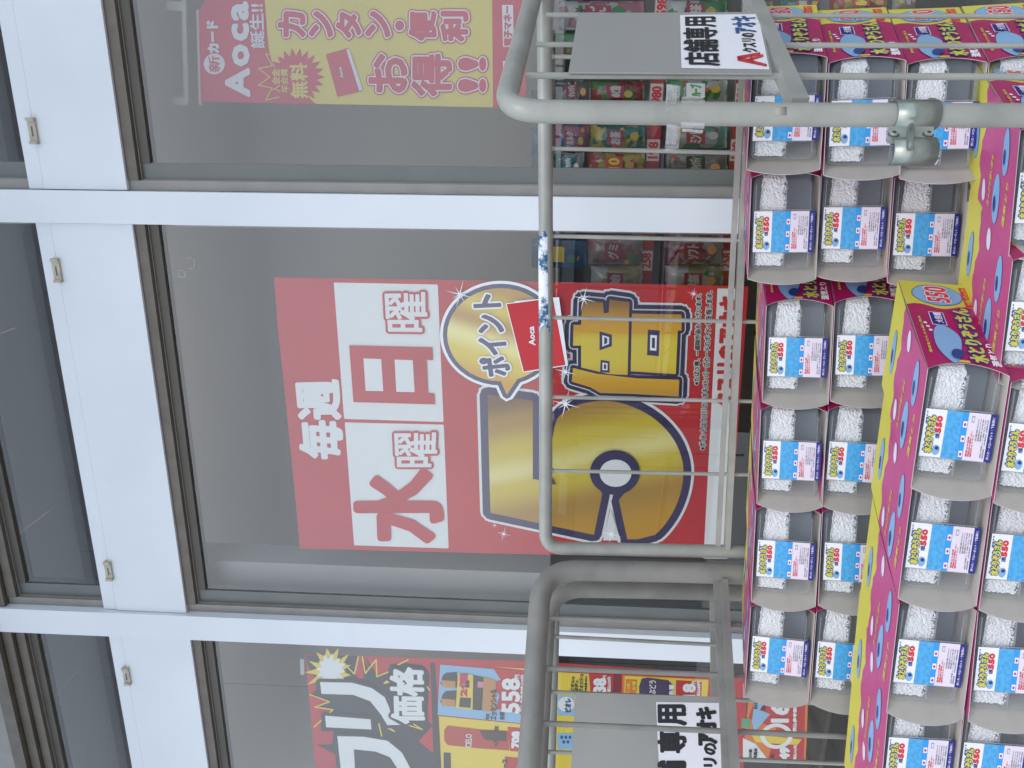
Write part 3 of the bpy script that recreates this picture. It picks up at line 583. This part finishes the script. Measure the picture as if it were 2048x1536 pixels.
# ================================================================== ROLL CAGE A (right)
VU = Vector((0, 0, 1))
dA = (RT*.685 + FW*.715); dA.z = 0
nA = dA.cross(VU).normalized();  nA = -nA if nA.dot(FW) > 0 else nA
SA = Plane(cp(1500, 228, .93), nA)                         # side panel
BA = vplane(1090, 206, 1.333, 1090, 1100, 1.529)           # rear panel
ca = thing('roll_cage', SA(2150, 228), 'cream grey tubular roll cage with a thick front post, holding the moisture absorber packs', 'roll cage')
g = MB(); g.tube(bend([SA(2240, 232), SA(1500, 229), SA(1006, 222), SA(1075, -40), SA(1105, -160)], .052, 9), .0137, TUBE, 20); part('front_post', g, ca)
g = MB(); g.tube(bend([BA(1088, -60), BA(1092, 500), BA(1091, 1096), BA(1520, 1104)], .034, 8), .0125, TUBE, 18); part('rear_frame', g, ca)
for y, ln in ((116, 1500), (300, 1492), (475, 1488), (638, 1518), (797, 1512), (944, 1512)):
    g = MB(); g.tube([BA(1104, y-3), BA(ln+90, y+8)], .0036, TUBE, 8); g.ball(BA(1104, y-3), .0055, TUBE); part('wire', g, ca)
g = MB(); a0, a1 = (1494, -30), (1436, 1100)
g.slab([BA(a0[0]-6, a0[1], .004), BA(a0[0]+6, a0[1], .004), BA(a1[0]+5, a1[1], .004), BA(a1[0]-5, a1[1], .004)], BA.n, .004, TUBE)
g.slab([BA(a0[0]+9, a0[1], .012), BA(a0[0]+24, a0[1], .012), BA(a1[0]+25, a1[1], .012), BA(a1[0]+15, a1[1], .012)], BA.n, .018, TUBE); part('angle_rail', g, ca)
for y, xt in ((30, 1092), (89, 1072), (151, 1052)):
    g = MB(); g.tube([SA(xt, y), SA(2200, y+3)], .0036 if y < 140 else .0042, TUBE, 10); part('side_wire', g, ca)
g = MB(); g.bar(SA(1488, -40), SA(1598, 212), .020, .020, TUBE, SA.n); part('side_rail', g, ca)
def text_on(PL, off, mb, s, q, m, r=0, **k): text(mb, s, [PL(x, y, off) for x, y in q], PL.n, m, r, **k)
g = MB(); g.slab([SA(x, y, .0075) for x, y in ((1156.6, 26), (1137, 144), (1544, 147), (1521, 24))], SA.n, .002, PLATE); pl = part('name_plate', g, ca)
g = MB(); q = ((1360, 30), (1363, 136), (1539, 139), (1516, 28)); shape(g, [SA(x, y, .0080) for x, y in q], SA.n, PAPER)
text_on(SA, .0086, g, '店舗専用', ((1371, 131), (1367, 34), (1430, 33), (1439, 131)), BLACK, .0014)
text_on(SA, .0086, g, 'クスリの', ((1487, 104), (1481, 66), (1508, 66), (1514, 104)), BLACK, .0009); text_on(SA, .0086, g, 'アオキ', ((1470, 66), (1463, 33), (1509, 32), (1512, 64)), NAVYT, .0013)
def logo(PL, off, pts_):
    for P in pts_: shape(g, [PL(x, y, off) for x, y in P], PL.n, PRED)
logo(SA, .0086, [[(1474, 112), (1475, 121), (1533, 133), (1534, 128)], [(1474, 112), (1520, 104), (1521, 109), (1478, 119)], [(1500, 109), (1504, 109), (1508, 127), (1504, 127)], [(1493, 118), (1526, 108), (1527, 113), (1496, 123)]])
part('sticker', g, pl)
# clear clips on the front post
for k, (yy, lab) in enumerate(((188, 'clear plastic sign clip on the right side of the front post'), (268, 'clear plastic sign clip on the left side of the front post'))):
    g = MB(); CL2 = clear('clip_plastic', (.80, .76, .78), .06, .2, 1); F = lambda x, y, o=0: SA(x, y, .012+o)
    s_ = -1 if k == 0 else 1
    g.slab([F(1334, yy-20), F(1361, yy-16), F(1358, yy+24), F(1330, yy+30)], SA.n, .003, CL2)
    for j in range(4): g.bar(F(1336+j*5.5, yy-16, .003), F(1334+j*5.5, yy+18, .003), .002, .002, CL2)
    g.bar(F(1362, 205 if k == 0 else 250), F(1408, 205 if k == 0 else 252), .010, .006, CL2)
    g.bar(F(1364, 196 if k == 0 else 260, .004), F(1406, 196 if k == 0 else 263, .004), .006, .003, CL2)
    solo('plastic_clip', g, lab, 'plastic clip', None)
# galvanised hinge bracket on the post
g = MB(); F = lambda x, y, o=0: SA(x, y, o)
def half(mb, x0, x1, yc, r, m, t0=-15, t1=195, th=.0022):
    a, b = F(x0, yc), F(x1, yc); d = (b-a).normalized(); s1 = (O-a); s1 = (s1-d*s1.dot(d)).normalized(); s2 = d.cross(s1).normalized(); n = 14; vs = []
    for e in (a, b):
        for rr in (r, r+th):
            for k in range(n+1): t = math.radians(t0+(t1-t0)*k/n); vs.append(e + s1*math.sin(t)*rr + s2*math.cos(t)*rr)
    N = n+1; fs = []
    for k in range(n): fs += [(k, k+1, 2*N+k+1, 2*N+k), (N+k, 3*N+k, 3*N+k+1, N+k+1), (k, N+k, N+k+1, k+1), (2*N+k, 2*N+k+1, 3*N+k+1, 3*N+k)]
    mb.add(vs, fs, m, True)
GALVL = mat('bright_galvanised_plate', (.42, .46, .42), .4, .3, var=.2, scale=40); half(g, 1785, 1871, 230, .0148, GALV)
g.slab([F(1777, 253, .010), F(1868, 253, .010), F(1866, 282, .010), F(1775, 282, .010)], SA.n, .003, GALVL)
g.tube([F(1822, 252, .009), F(1822, 262, .016), F(1820, 284, .016), F(1820, 298, .012)], .0035, GALV, 8)
for x in (1784, 1822, 1864): g.tube([F(x-6, 203, .002), F(x+6, 203, .002)], .004, GALV, 8)
hb = part('hinge_bracket', g, ca)
g = MB(); half(g, 1778, 1866, 303, .0128, GALV, 10, 170); part('cuff', g, hb)
for x in (1787, 1856):
    g = MB(); c = F(x, 270, .010); g.tube([c, c+SA.n*.0012], .0058, FRAMED, 14); g.tube([c+SA.n*.0012, c+SA.n*.0035], .0046, GALVL, 14); g.tube([c+SA.n*.0035, c+SA.n*.004], .0022, BLACK, 8); part('rivet', g, hb)
# peeling sticker strip on the rear rail
g = MB(); PEEL = mat('peeling_white_tape', (.72, .75, .80), .5, dirt=((.01, .09, .19), 24, .47))
a, b = BA(1090, 467), BA(1091, 655); d = (b-a).normalized(); s1 = BA.n; s2 = d.cross(s1).normalized(); vs = []; n = 8; ro = .01285; K = 24
for i in range(K+1):
    for k in range(n+1):
        t = math.radians(25+130*k/n); j = .004*math.sin(i*1.7)*(1 if k == n else 0)
        vs.append(a+(b-a)*(i/K) + s1*math.sin(t)*ro + s2*math.cos(t)*ro + d*(.006*math.sin(k*1.3) if i in (0, K) else 0))
g.add(vs, [(i*(n+1)+k, i*(n+1)+k+1, (i+1)*(n+1)+k+1, (i+1)*(n+1)+k) for i in range(K) for k in range(n)], PEEL, True)
part('peeling_tape', g, ca)
g = MB(); half(g, 1543, 1566, 229.3, .01375, mat('old_label_residue', (.30, .28, .25), .6), 88, 128, .0002); part('old_label', g, ca)
g = MB(); G1 = lambda x, y: wp(x, y, GY+.0285)
P = [G1(x, y) for x, y in ((356, 541), (369, 541), (371, 553), (358, 555), (356, 541))]; stroke(g, list(zip(P, P[1:])), NW, .0007, CLR)
P = [G1(381+9*math.cos(a), 526+11*math.sin(a)) for a in [.5*k-2.4 for k in range(10)]]; stroke(g, list(zip(P, P[1:])), NW, .0006, CLR); part('tape_residue', g, shop)['kind'] = 'stuff'

# ================================================================== ROLL CAGE B (left)
PB = vplane(1100, 1160, 1.50, 1100, 1536, 1.30)
QB = vplane(1100, 1160, 1.62, 1100, 1536, 1.50)
RB = vplane(1100, 1160, 1.74, 1100, 1536, 1.70)
cb = thing('roll_cage', PB(1750, 1140), 'second worn grey roll cage with doubled side tubes standing at the left behind the packs', 'roll cage')
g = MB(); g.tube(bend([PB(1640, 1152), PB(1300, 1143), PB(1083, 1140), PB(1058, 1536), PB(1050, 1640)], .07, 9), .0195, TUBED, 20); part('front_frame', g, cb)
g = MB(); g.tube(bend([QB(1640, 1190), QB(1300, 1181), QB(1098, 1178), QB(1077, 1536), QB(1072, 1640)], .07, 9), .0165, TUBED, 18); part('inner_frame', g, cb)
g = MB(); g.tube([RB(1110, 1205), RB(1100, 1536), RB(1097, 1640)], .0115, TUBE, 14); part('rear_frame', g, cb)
for PL, r, W_ in ((PB, .0046, ((1088, 1236, 1700, 1258), (1078, 1336, 1760, 1362), (1070, 1446, 1760, 1476), (1062, 1556, 1760, 1590))), (QB, .0038, ((1090, 1272, 1440, 1290), (1086, 1383, 1760, 1412), (1080, 1503, 1760, 1530)))):
    for a_, b_, c_, d_ in W_:
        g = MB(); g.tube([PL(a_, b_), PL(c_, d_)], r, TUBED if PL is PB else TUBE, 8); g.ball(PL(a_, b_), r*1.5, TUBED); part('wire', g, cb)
g = MB()
g.slab([PB(1427, 1158, .004), PB(1442, 1158, .004), PB(1466, 1640, .004), PB(1450, 1640, .004)], PB.n, .006, TUBED); g.slab([PB(1443, 1158, .020), PB(1456, 1158, .020), PB(1487, 1640, .020), PB(1468, 1640, .020)], PB.n, .022, TUBED); part('angle_rail', g, cb)
g = MB(); g.slab([RB(1420, 1190), RB(1434, 1190), RB(1438, 1640), RB(1424, 1640)], RB.n, .006, TUBE); part('rear_rail', g, cb)
g = MB(); g.slab([QB(x, y, .012) for x, y in ((1151, 1385), (1136, 1640), (1450, 1640), (1442, 1394))], QB.n, .002, PLATE); pl = part('name_plate', g, cb)
g = MB(); shape(g, [QB(x, y, .0125) for x, y in ((1312, 1404), (1322, 1620), (1446, 1620), (1438, 1406))], QB.n, PAPER)
for ch, (y1, y0) in (('店', (1600, 1567)), ('舗', (1556, 1523)), ('専', (1504, 1464)), ('用', (1449, 1411))): text_on(QB, .0131, g, ch, ((1318, y1), (1317, y0), (1370, y0), (1372, y1)), BLACK, .0022)
text_on(QB, .0131, g, 'クスリの', ((1408, 1590), (1406, 1487), (1432, 1487), (1434, 1590)), BLACK, .0014); text_on(QB, .0131, g, 'アオキ', ((1396, 1489), (1394, 1416), (1430, 1416), (1433, 1487)), BLACK, .0024)
part('sticker', g, pl)

# ================================================================== MOISTURE ABSORBER PACKS
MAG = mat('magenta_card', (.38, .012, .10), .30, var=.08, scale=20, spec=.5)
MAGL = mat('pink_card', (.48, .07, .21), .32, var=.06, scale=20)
YELC = mat('yellow_card', (.60, .545, .075), .32, var=.05, scale=20)
CARD = mat('grey_card_inside', (.47, .435, .395), .8, var=.08, scale=40)
EDGE = mat('white_card_edge', (.58, .50, .52), .7)
LBLUE = mat('pale_blue_print', (.22, .40, .62), .35); DBLUE = mat('deep_blue_print', (.02, .05, .22), .35)
SKYB = mat('sky_blue_gel_print', (.08, .38, .72), .3, var=.25, scale=220)
SHELL = clear('cloudy_plastic', (.40, .42, .45), .2, .20); TRAY = mat('grey_tray', (.15, .18, .22), .35, var=.05); RIM = clear('plastic_rim', (.40, .42, .45), .2, .45)
GRAN = mat('white_granules', (.90, .91, .93), .7); GB = GRAN.node_tree
vo = GB.nodes.new('ShaderNodeTexVoronoi'); vo.inputs['Scale'].default_value = 290; tcg = GB.nodes.new('ShaderNodeTexCoord'); bpn = GB.nodes.new('ShaderNodeBump'); bpn.inputs['Strength'].default_value = 1; bpn.inputs['Distance'].default_value = .0022; bpn.invert = True
GB.links.new(tcg.outputs['Object'], vo.inputs['Vector']); GB.links.new(vo.outputs['Distance'], bpn.inputs['Height']); GB.links.new(bpn.outputs[0], GB.nodes['Principled BSDF'].inputs['Normal'])
LPINK = mat('pale_pink_label', (.74, .66, .76), .4); LRED = mat('red_small_print', (.65, .03, .05), .4); PNAVY = mat('navy_label_band', (.02, .025, .22), .35); LGREY = mat('grey_small_print', (.25, .25, .3), .4)
E1 = Vector((-1, 0, 0)); E3 = Vector((.643, .766, 0)); L3 = .172; WD = .151; HT = .1015; DZ = Vector((0, 0, -1))
def K(a, b, c): return E1*a + E3*b + DZ*c                  # a leftwards, b back along the sleeve, c down
def bulge(a, b): return .0013*max(0, math.sin(math.pi*min(1, max(0, b/L3))))*(1+.35*math.sin(a*60+b*25))
def sleeve_mesh():
    g = MB(); n = 10; t = .0008
    # right wall: front edge cut back in a shallow bow; left wall: front edge bowed forward
    def wall(a, fr, mo, mi_, nrm):
        pf = [K(a, fr(k/n), HT*k/n) for k in range(n+1)]; pb = [K(a, L3, HT*k/n) for k in range(n+1)]
        m25 = [K(a, L3*.70+.004*math.sin(k), HT*k/n) for k in range(n+1)]
        o = nrm*t
        for i in range(n):
            g.add([pf[i]+o, pf[i+1]+o, m25[i+1]+o, m25[i]+o], [(0, 1, 2, 3)], mo); g.add([m25[i]+o, m25[i+1]+o, pb[i+1]+o, pb[i]+o], [(0, 1, 2, 3)], YELC)
            g.add([pf[i], pf[i+1], pb[i+1], pb[i]], [(3, 2, 1, 0)], mi_); g.add([pf[i], pf[i]+o, pf[i+1]+o, pf[i+1]], [(0, 1, 2, 3)], EDGE)
    nr = Vector((E3.y, -E3.x, 0))
    wall(0, lambda s: -.004+.016*math.sin(math.pi*s)**.8, MAG, CARD, nr); wall(WD, lambda s: -.012-.013*math.sin(math.pi*s)**.8, MAG, CARD, -nr)
    for c, nz in ((0, 1), (HT, -1)):
        o = Vector((0, 0, nz*t)); N = 14; wv = lambda k: .004*math.sin(k*.9)+.0025*math.sin(k*2.1)
        F0 = [K(WD*k/N, -.004-.008*k/N, c) for k in range(N+1)]; M1 = [K(WD*k/N, L3*.66+wv(k), c) for k in range(N+1)]; B0 = [K(WD*k/N, L3, c) for k in range(N+1)]
        H0 = [K(WD*k/N, L3*.33, c)+Vector((0, 0, bulge(WD*k/N, L3*.33) if nz > 0 else 0)) for k in range(N+1)]; M1 = [p+Vector((0, 0, bulge(WD*k/N, L3*.66) if nz > 0 else 0)) for k, p in enumerate(M1)]
        for i in range(N):
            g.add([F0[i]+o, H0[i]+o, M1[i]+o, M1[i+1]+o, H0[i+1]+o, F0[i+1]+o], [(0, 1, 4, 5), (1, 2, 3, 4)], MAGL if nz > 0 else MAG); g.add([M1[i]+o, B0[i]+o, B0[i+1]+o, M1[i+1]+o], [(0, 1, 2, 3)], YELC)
            g.add([F0[i], B0[i], B0[i+1], F0[i+1]], [(3, 2, 1, 0)], CARD); g.add([F0[i]+o, F0[i], F0[i+1], F0[i+1]+o], [(0, 1, 2, 3)], EDGE)
    g.add([K(0, L3, 0), K(WD, L3, 0), K(WD, L3, HT), K(0, L3, HT)], [(0, 1, 2, 3)], YELC)
    return g.mesh('sleeve')
def print_mesh():
    g = MB(); nr = Vector((E3.y, -E3.x, 0)); sd = lambda b, c: K(0, b, c)+nr*.0013     # b: distance back, c: down
    q = lambda b0, b1, c0, c1: [sd(b0, c0), sd(b1, c0), sd(b1, c1), sd(b0, c1)]
    shape(g, ell(lambda b, c: sd(b, c), L3*.84, HT*.46, .021, .034, 20), nr, LBLUE, .0002, outl=((.001, DBLUE),)); text(g, '550', q(L3*.745, L3*.93, HT*.30, HT*.60), nr, LRED, r=.0010, outl=((.0022, PWHITE),), lift=.0018)
    shape(g, q(L3*.72, L3*.96, HT*.80, HT*.92), nr, LRED, .0003); text(g, '3個パック', q(L3*.74, L3*.94, HT*.82, HT*.90), nr, YELC, r=.0002, lift=.0008)
    text(g, '水とりぞうさん', q(.014, L3*.69, HT*.58, HT*.80), nr, YELC, r=.0010, outl=((.0028, DBLUE),), lift=.0004); text(g, '湿気とり', q(.010, L3*.30, HT*.84, HT*.95), nr, PWHITE, r=.0005, lift=.0004)
    text(g, '湿気をぐんぐん吸い取る', q(.026, L3*.56, HT*.085, HT*.12), nr, YELC, r=.0002, lift=.0004)
    drop = lambda b0, c0, rb, rc: [sd(b0+rb*math.cos(a)*(1-.35*math.sin(a)*math.cos(a)), c0+rc*math.sin(a)*(1+.25*math.cos(a))+.004*math.cos(a)) for a in [2*math.pi*k/24 for k in range(24)]]
    shape(g, drop(.046, HT*.37, .034, .017), nr, LBLUE, .0004, outl=((.0006, DBLUE),)); shape(g, drop(.026, HT*.43, .009, .008), nr, DBLUE, .0020)
    for k_ in range(3): shape(g, ell(sd, .070+.007*k_, HT*(.20-.02*k_), .0022, .0028, 8), nr, LPINK, .0004)
    shape(g, q(L3*.48, L3*.62, HT*.26, HT*.44), nr, PNAVY, .0003, outl=((.001, LPINK),)); text(g, '大容量', q(L3*.49, L3*.61, HT*.30, HT*.40), nr, LPINK, r=.0003, lift=.0020)
    up = Vector((0, 0, 1)); tp = lambda a, b: K(a, b, 0)+up*(.0010+bulge(a, b))
    for a0, b0, ra, rb, bands in ((.040, .030, .030, .010, 1), (.108, .046, .032, .011, 1), (.075, .138, .030, .009, 1), (.020, .078, .014, .007, 0), (.125, .092, .014, .006, 0)):
        e_ = [tp(a0+ra*math.cos(t)*(1+.15*math.cos(t)), b0+rb*math.sin(t)*(1+.25*math.cos(t))) for t in [2*math.pi*k/22 for k in range(22)]]
        shape(g, e_, up, LBLUE if bands else LPINK, .0002, outl=((.0006, DBLUE if bands else LBLUE),))
        if bands: shape(g, ell(lambda a, b: tp(a, b), a0+ra*.42, b0+.003, ra*.34, rb*.42, 12), up, DBLUE, .0006)
    tq = lambda a0, a1, b0, b1: [tp(a0, b0), tp(a1, b0), tp(a1, b1), tp(a0, b1)]
    text(g, '湿気とり', tq(.13, .075, .018, .010), up, YELC, r=.0003, lift=.0004); text(g, 'たっぷり吸い取る', tq(.135, .07, .074, .067), up, YELC, r=.0002, lift=.0004)
    shape(g, q(.0125, .0165, HT*.36, HT*.56), nr, YELC, .0003)
    return g.mesh('printed_design')
CW, CH = .1405, .0925
def rr(a0, a1, c0, c1, rad, b, k=5):
    o = []
    for (ca_, cc), t0 in (((a0+rad, c0+rad), 180), ((a1-rad, c0+rad), 270), ((a1-rad, c1-rad), 0), ((a0+rad, c1-rad), 90)):
        for i in range(k+1): t = math.radians(t0+90*i/k); o.append(K(ca_+rad*math.cos(t), b, cc+rad*math.sin(t)))
    return o
A0, A1, C0, C1 = .0045, .0045+CW, .0035, .0035+CH
def container_mesh():
    g = MB(); loops = [rr(A0+.003, A1-.003, C0+.003, C1-.003, .010, .0008), rr(A0+.001, A1-.001, C0+.001, C1-.001, .011, .0018), rr(A0, A1, C0, C1, .012, .005), rr(A0, A1, C0, C1, .012, .055)]
    # a raised centre panel where the label sits
    n = len(loops[0])
    for i in range(3): g.add(loops[i]+loops[i+1], [(k, n+k, n+(k+1) % n, (k+1) % n) for k in range(n)], SHELL, True)
    g.add(loops[0], [tuple(range(n))], SHELL)
    g.add(rr(A0+.001, A1-.001, C0+.001, C1-.001, .011, .046), [tuple(range(n))], TRAY)
    for a in (A0+CW*.335, A0+CW*.80): g.bar(K(a, -.0004, C0+.006), K(a, -.0004, C1-.004), .0016, .0014, RIM)
    g.bar(K(A0+.004, .003, C0+CH*.545), K(A1-.004, .003, C0+CH*.545), .003, .0016, RIM)
    g.bar(K(A0+.010, .003, C1-.006), K(A1-.010, .003, C1-.006), .002, .0010, RIM); g.bar(K(A0+.010, .003, C0+.005), K(A1-.010, .003, C0+.005), .002, .0012, RIM)
    return g.mesh('container')
def granule_mesh():
    g = MB(); rnd = random.Random(2); nu, nv = 44, 18; vs = []
    low = [CH*.52 + rnd.uniform(-.0022, .0022) + .0018*math.sin(i*.7) for i in range(nu+1)]
    for i in range(nu+1):
        for j in range(nv+1):
            a = A0+.004+(CW-.007)*i/nu; c = C0+.016+(low[i]-.016)*j/nv - (.007*i/nu - .0012*math.sin(i*.9))*(1-j/nv)
            vs.append(K(a, .0062+rnd.uniform(0, .0022)+(.002 if j in (0, nv) else 0), c))
    b0 = len(vs); vs += [K(A0+.004+(CW-.007)*i/nu, .03, low[i]+C0-.003) for i in range(nu+1)] + [K(A0+.004+(CW-.007)*i/nu, .012, C0+.015-.007*i/nu) for i in range(nu+1)]
    fs = [(i*(nv+1)+j, (i+1)*(nv+1)+j, (i+1)*(nv+1)+j+1, i*(nv+1)+j+1) for i in range(nu) for j in range(nv)]
    fs += [(i*(nv+1)+nv, (i+1)*(nv+1)+nv, b0+i+1, b0+i) for i in range(nu)] + [(i*(nv+1), b0+nu+1+i, b0+nu+2+i, (i+1)*(nv+1)) for i in range(nu)]
    e0 = len(vs); vs += [K(A0+.0035, .032, C0+.016+(low[0]-.016)*j/nv) for j in range(nv+1)]; mid = len(vs); vs += [K(A0+.0028+rnd.uniform(0, .001), .018, C0+.016+(low[0]-.016)*j/nv+rnd.uniform(-.0008, .0008)) for j in range(nv+1)]
    fs += [(j, j+1, mid+j+1, mid+j) for j in range(nv)] + [(mid+j, mid+j+1, e0+j+1, e0+j) for j in range(nv)]
    g.add(vs, fs, GRAN, True)
    for k in range(150):
        i = rnd.randint(0, nu); g.ball(K(A0+.006+(CW-.012)*i/nu, .0055+rnd.uniform(0, .002), C0+(low[i]+rnd.uniform(-.002, .0016) if k < 80 else .0155-.007*i/nu+rnd.uniform(-.0012, .001))), rnd.uniform(.0011, .0018), GRAN, 5, 3)
    return g.mesh('granules')
def label_mesh():
    g = MB(); a1, a0 = A0+CW*.345, A0+CW*.795; fn = Vector((0, -1, 0)); c0, c1 = C0+.003, C1+.0015
    f = lambda u, v: K(a0+(a1-a0)*u, -.0012, c0+(c1-c0)*v)        # u rightwards, v down
    q = lambda u0, u1, v0, v1: [f(u0, v0), f(u1, v0), f(u1, v1), f(u0, v1)]
    shape(g, q(0, 1, 0, 1), fn, PAPER, 0); shape(g, q(0, 1, .30, .60), fn, SKYB, .0001); shape(g, q(0, 1, .60, .90), fn, LPINK, .0001); shape(g, q(0, 1, .52, .605), fn, mat('mid_blue_print', (.04, .30, .70), .4), .00015); shape(g, q(0, 1, .905, 1), fn, PNAVY, .0001)
    for u in (.12, .44, .74): shape(g, q(u-.06, u+.07, .54, .595), fn, PAPER, .0003); shape(g, ell(f, u, .567, .035, .018, 8), fn, LRED, .0005)
    text(g, '水とりぞうさん', q(.10, .86, .045, .155), fn, YELC, r=.0007, outl=((.0017, NAVYT),), lift=.0003); text(g, '550', q(.52, .86, .175, .245), fn, LRED, r=.0008, lift=.0003)
    text(g, '大容量', q(.40, .50, .18, .24), fn, NAVYT, r=.0002, lift=.0003); text(g, '湿気とり', q(.70, .95, .02, .035), fn, NAVYT, r=.0002, lift=.0003)
    shape(g, ell(f, .16, .22, .11, .055, 14), fn, LBLUE, .0003); shape(g, ell(f, .20, .23, .04, .03, 10), fn, DBLUE, .0005)
    for j in range(3): text(g, ('使用上の注意', '用途以外に使用しない', '塩化カルシウム')[j], q(.08, (.5, .62, .55)[j], .635+j*.03, .655+j*.03), fn, LRED, r=.0001, lift=.0003)
    for j in range(5): text(g, ('内容量450ml', '成分塩化カルシウム', '取替えの目安', 'お問い合わせ', '日本製')[j], q(.08 if j > 2 else .42, .88, .735+j*.033, .752+j*.033), fn, LGREY, r=.0001, lift=.0003)
    shape(g, q(.80, .93, .65, .69), fn, LGREY, .0003); shape(g, q(.82, .91, .657, .683), fn, LPINK, .0005)
    text(g, '押入れ・クローゼット・下駄箱に', q(.06, .94, .93, .965), fn, LPINK, r=.0001, lift=.0003)
    return g.mesh('label_sheet')
ME = dict(sleeve=sleeve_mesh(), printed_design=print_mesh(), container=container_mesh(), granules=granule_mesh(), label_sheet=label_mesh())
proto = None
def copy_pack(src):
    r = src.copy(); C.objects.link(r)
    for ch in src.children:
        c = ch.copy(); C.objects.link(c); c.parent = r
        for gch in ch.children: d = gch.copy(); C.objects.link(d); d.parent = c
    return r
YAW0 = YAW - math.radians(8)                               # the rows stand a little askew to the window
prnd = random.Random(21)
def pack(x, y, z, label, tilt=0.0, yaw=0.0, back=0.0, group='moisture absorber packs stacked in the roll cage'):
    global proto
    if proto is None:
        r = bpy.data.objects.new('moisture_absorber_pack', None); C.objects.link(r); r.empty_display_size = .05
        s_ = bpy.data.objects.new('sleeve', ME['sleeve']); C.objects.link(s_); s_.parent = r
        d = bpy.data.objects.new('printed_design', ME['printed_design']); C.objects.link(d); d.parent = s_
        c = bpy.data.objects.new('container', ME['container']); C.objects.link(c); c.parent = r
        for k in ('granules', 'label_sheet'): o = bpy.data.objects.new(k, ME[k]); C.objects.link(o); o.parent = c
        proto = r
    else: r = copy_pack(proto)
    r.location = cp(x-3, y-4, z); r.rotation_euler = (math.radians(-back+prnd.uniform(-.7, .7)), math.radians(tilt+prnd.uniform(-.9, .9)), YAW0+math.radians(yaw+prnd.uniform(-1.1, 1.1)))
    tag(r, label, 'product pack', group); return r
STK = 'moisture absorber packs stacked in the roll cage'
rear = (((1509, 120, 1.16, 0), ('behind the diagonal rail, top of its stack', (16, 'right of the hinge bracket, second from the top'), (12, 'partly covered by the hinge bracket, third in its stack'), (4, 'fourth down at the far right, only its printed side showing'))),
        ((1506, 357, 1.25, 0), ('top of its stack, first one left of the thick post', (-3, 'second from the top, just left of the hinge bracket'), (16, 'third from the top, above the bare pink pack tops'))),
        ((1536, 612, 1.29, 0), ('top of the rear row, first beside the poster', (-3, 'touching the logo side of the front pack, second in its stack'))),
        ((1525, 820, 1.31, 0), ('top of the rear row, middle of the four beside the poster', (0, 'second from the top in the rear row, its label half hidden'))),
        ((1515, 1020, 1.325, 0), ('top of the rear row, beside the doubled tubes', (0, 'under the pack beside the doubled tubes'))),
        ((1505, 1214, 1.34, 0), ('top of its stack, leftmost of the rear row', (0, 'lower one of the leftmost rear stack, above the flyer'))),
        ((1858, 737, 1.03, 4), ('front row, its yellow logo side fully in view', (30, 'directly under the pack with the logo side in view'))),
        ((1827, 969, 1.07, 2.6), ('front row top, next left of the logo side pack', (20, 'lower front row, next left of the uncovered ones'))),
        ((1801, 1207, 1.098, 1.5), ('front row top, third from the right', (7, 'lower front row, under the third top pack'))),
        ((1779, 1406, 1.126, 1), ('front row top, cut by the left edge of the view', (6, 'lower front row, cut by the left edge of the view'))),
        ((2027, 522, 1.022, 2), ('with its pink top uncovered, just right of the logo side pack',)),
        ((2042, 262, 1.012, 1), ('with its top uncovered, behind the thick post',)),
        ((1762, 1590, 1.15, 1), ('front row, only a sliver of its yellow top in view',)))
for (x, y, z, ti), labs in rear:
    r = pack(x, y, z, 'magenta absorber pack '+labs[0], ti, 0, 7.5 if x < 1700 else .8); loc = Vector(r.location)
    for dy, lab in labs[1:]:
        loc = loc + r.rotation_euler.to_matrix()@DZ*.1045 - RT*((dy-4)*z/1600)*(.5 if x > 1700 else 1)
        r = pack(x, y, z, 'magenta absorber pack '+lab, ti, 0, 7.5 if x < 1700 else .8); r.location = loc
# cartons that carry the two stacks
KR = mat('brown_corrugated_carton', (.28, .19, .11), .85, var=.1, scale=9)
def under(p, q, dep, zt, lab):
    g = MB(); a, b = Vector(p), Vector(q); d = (b-a); d.z = 0; n = Vector((-d.y, d.x, 0)).normalized()
    n = n if n.dot(FW) > 0 else -n; a.z = b.z = zt; g.slab([a, b, b+n*dep, a+n*dep], Vector((0, 0, 1)), zt-.06, KR); g.box((a.x-.01, a.y-.01, zt-.3), (a.x+.01, a.y-.005, zt-.28), KR)
    solo('cardboard_carton', g, lab, 'carton')
z1 = cp(1627+128, 1214, 1.33).z; under(cp(1750, 1395, 1.37), cp(1780, 590, 1.31), .13, z1-.034, 'brown cardboard carton carrying the rear row of packs')
z2 = cp(2016+160, 765, 1.03).z; under(cp(2070, 1650, 1.16), cp(2160, 60, 1.0), .13, z2-.010, 'brown cardboard carton under the front row of packs')
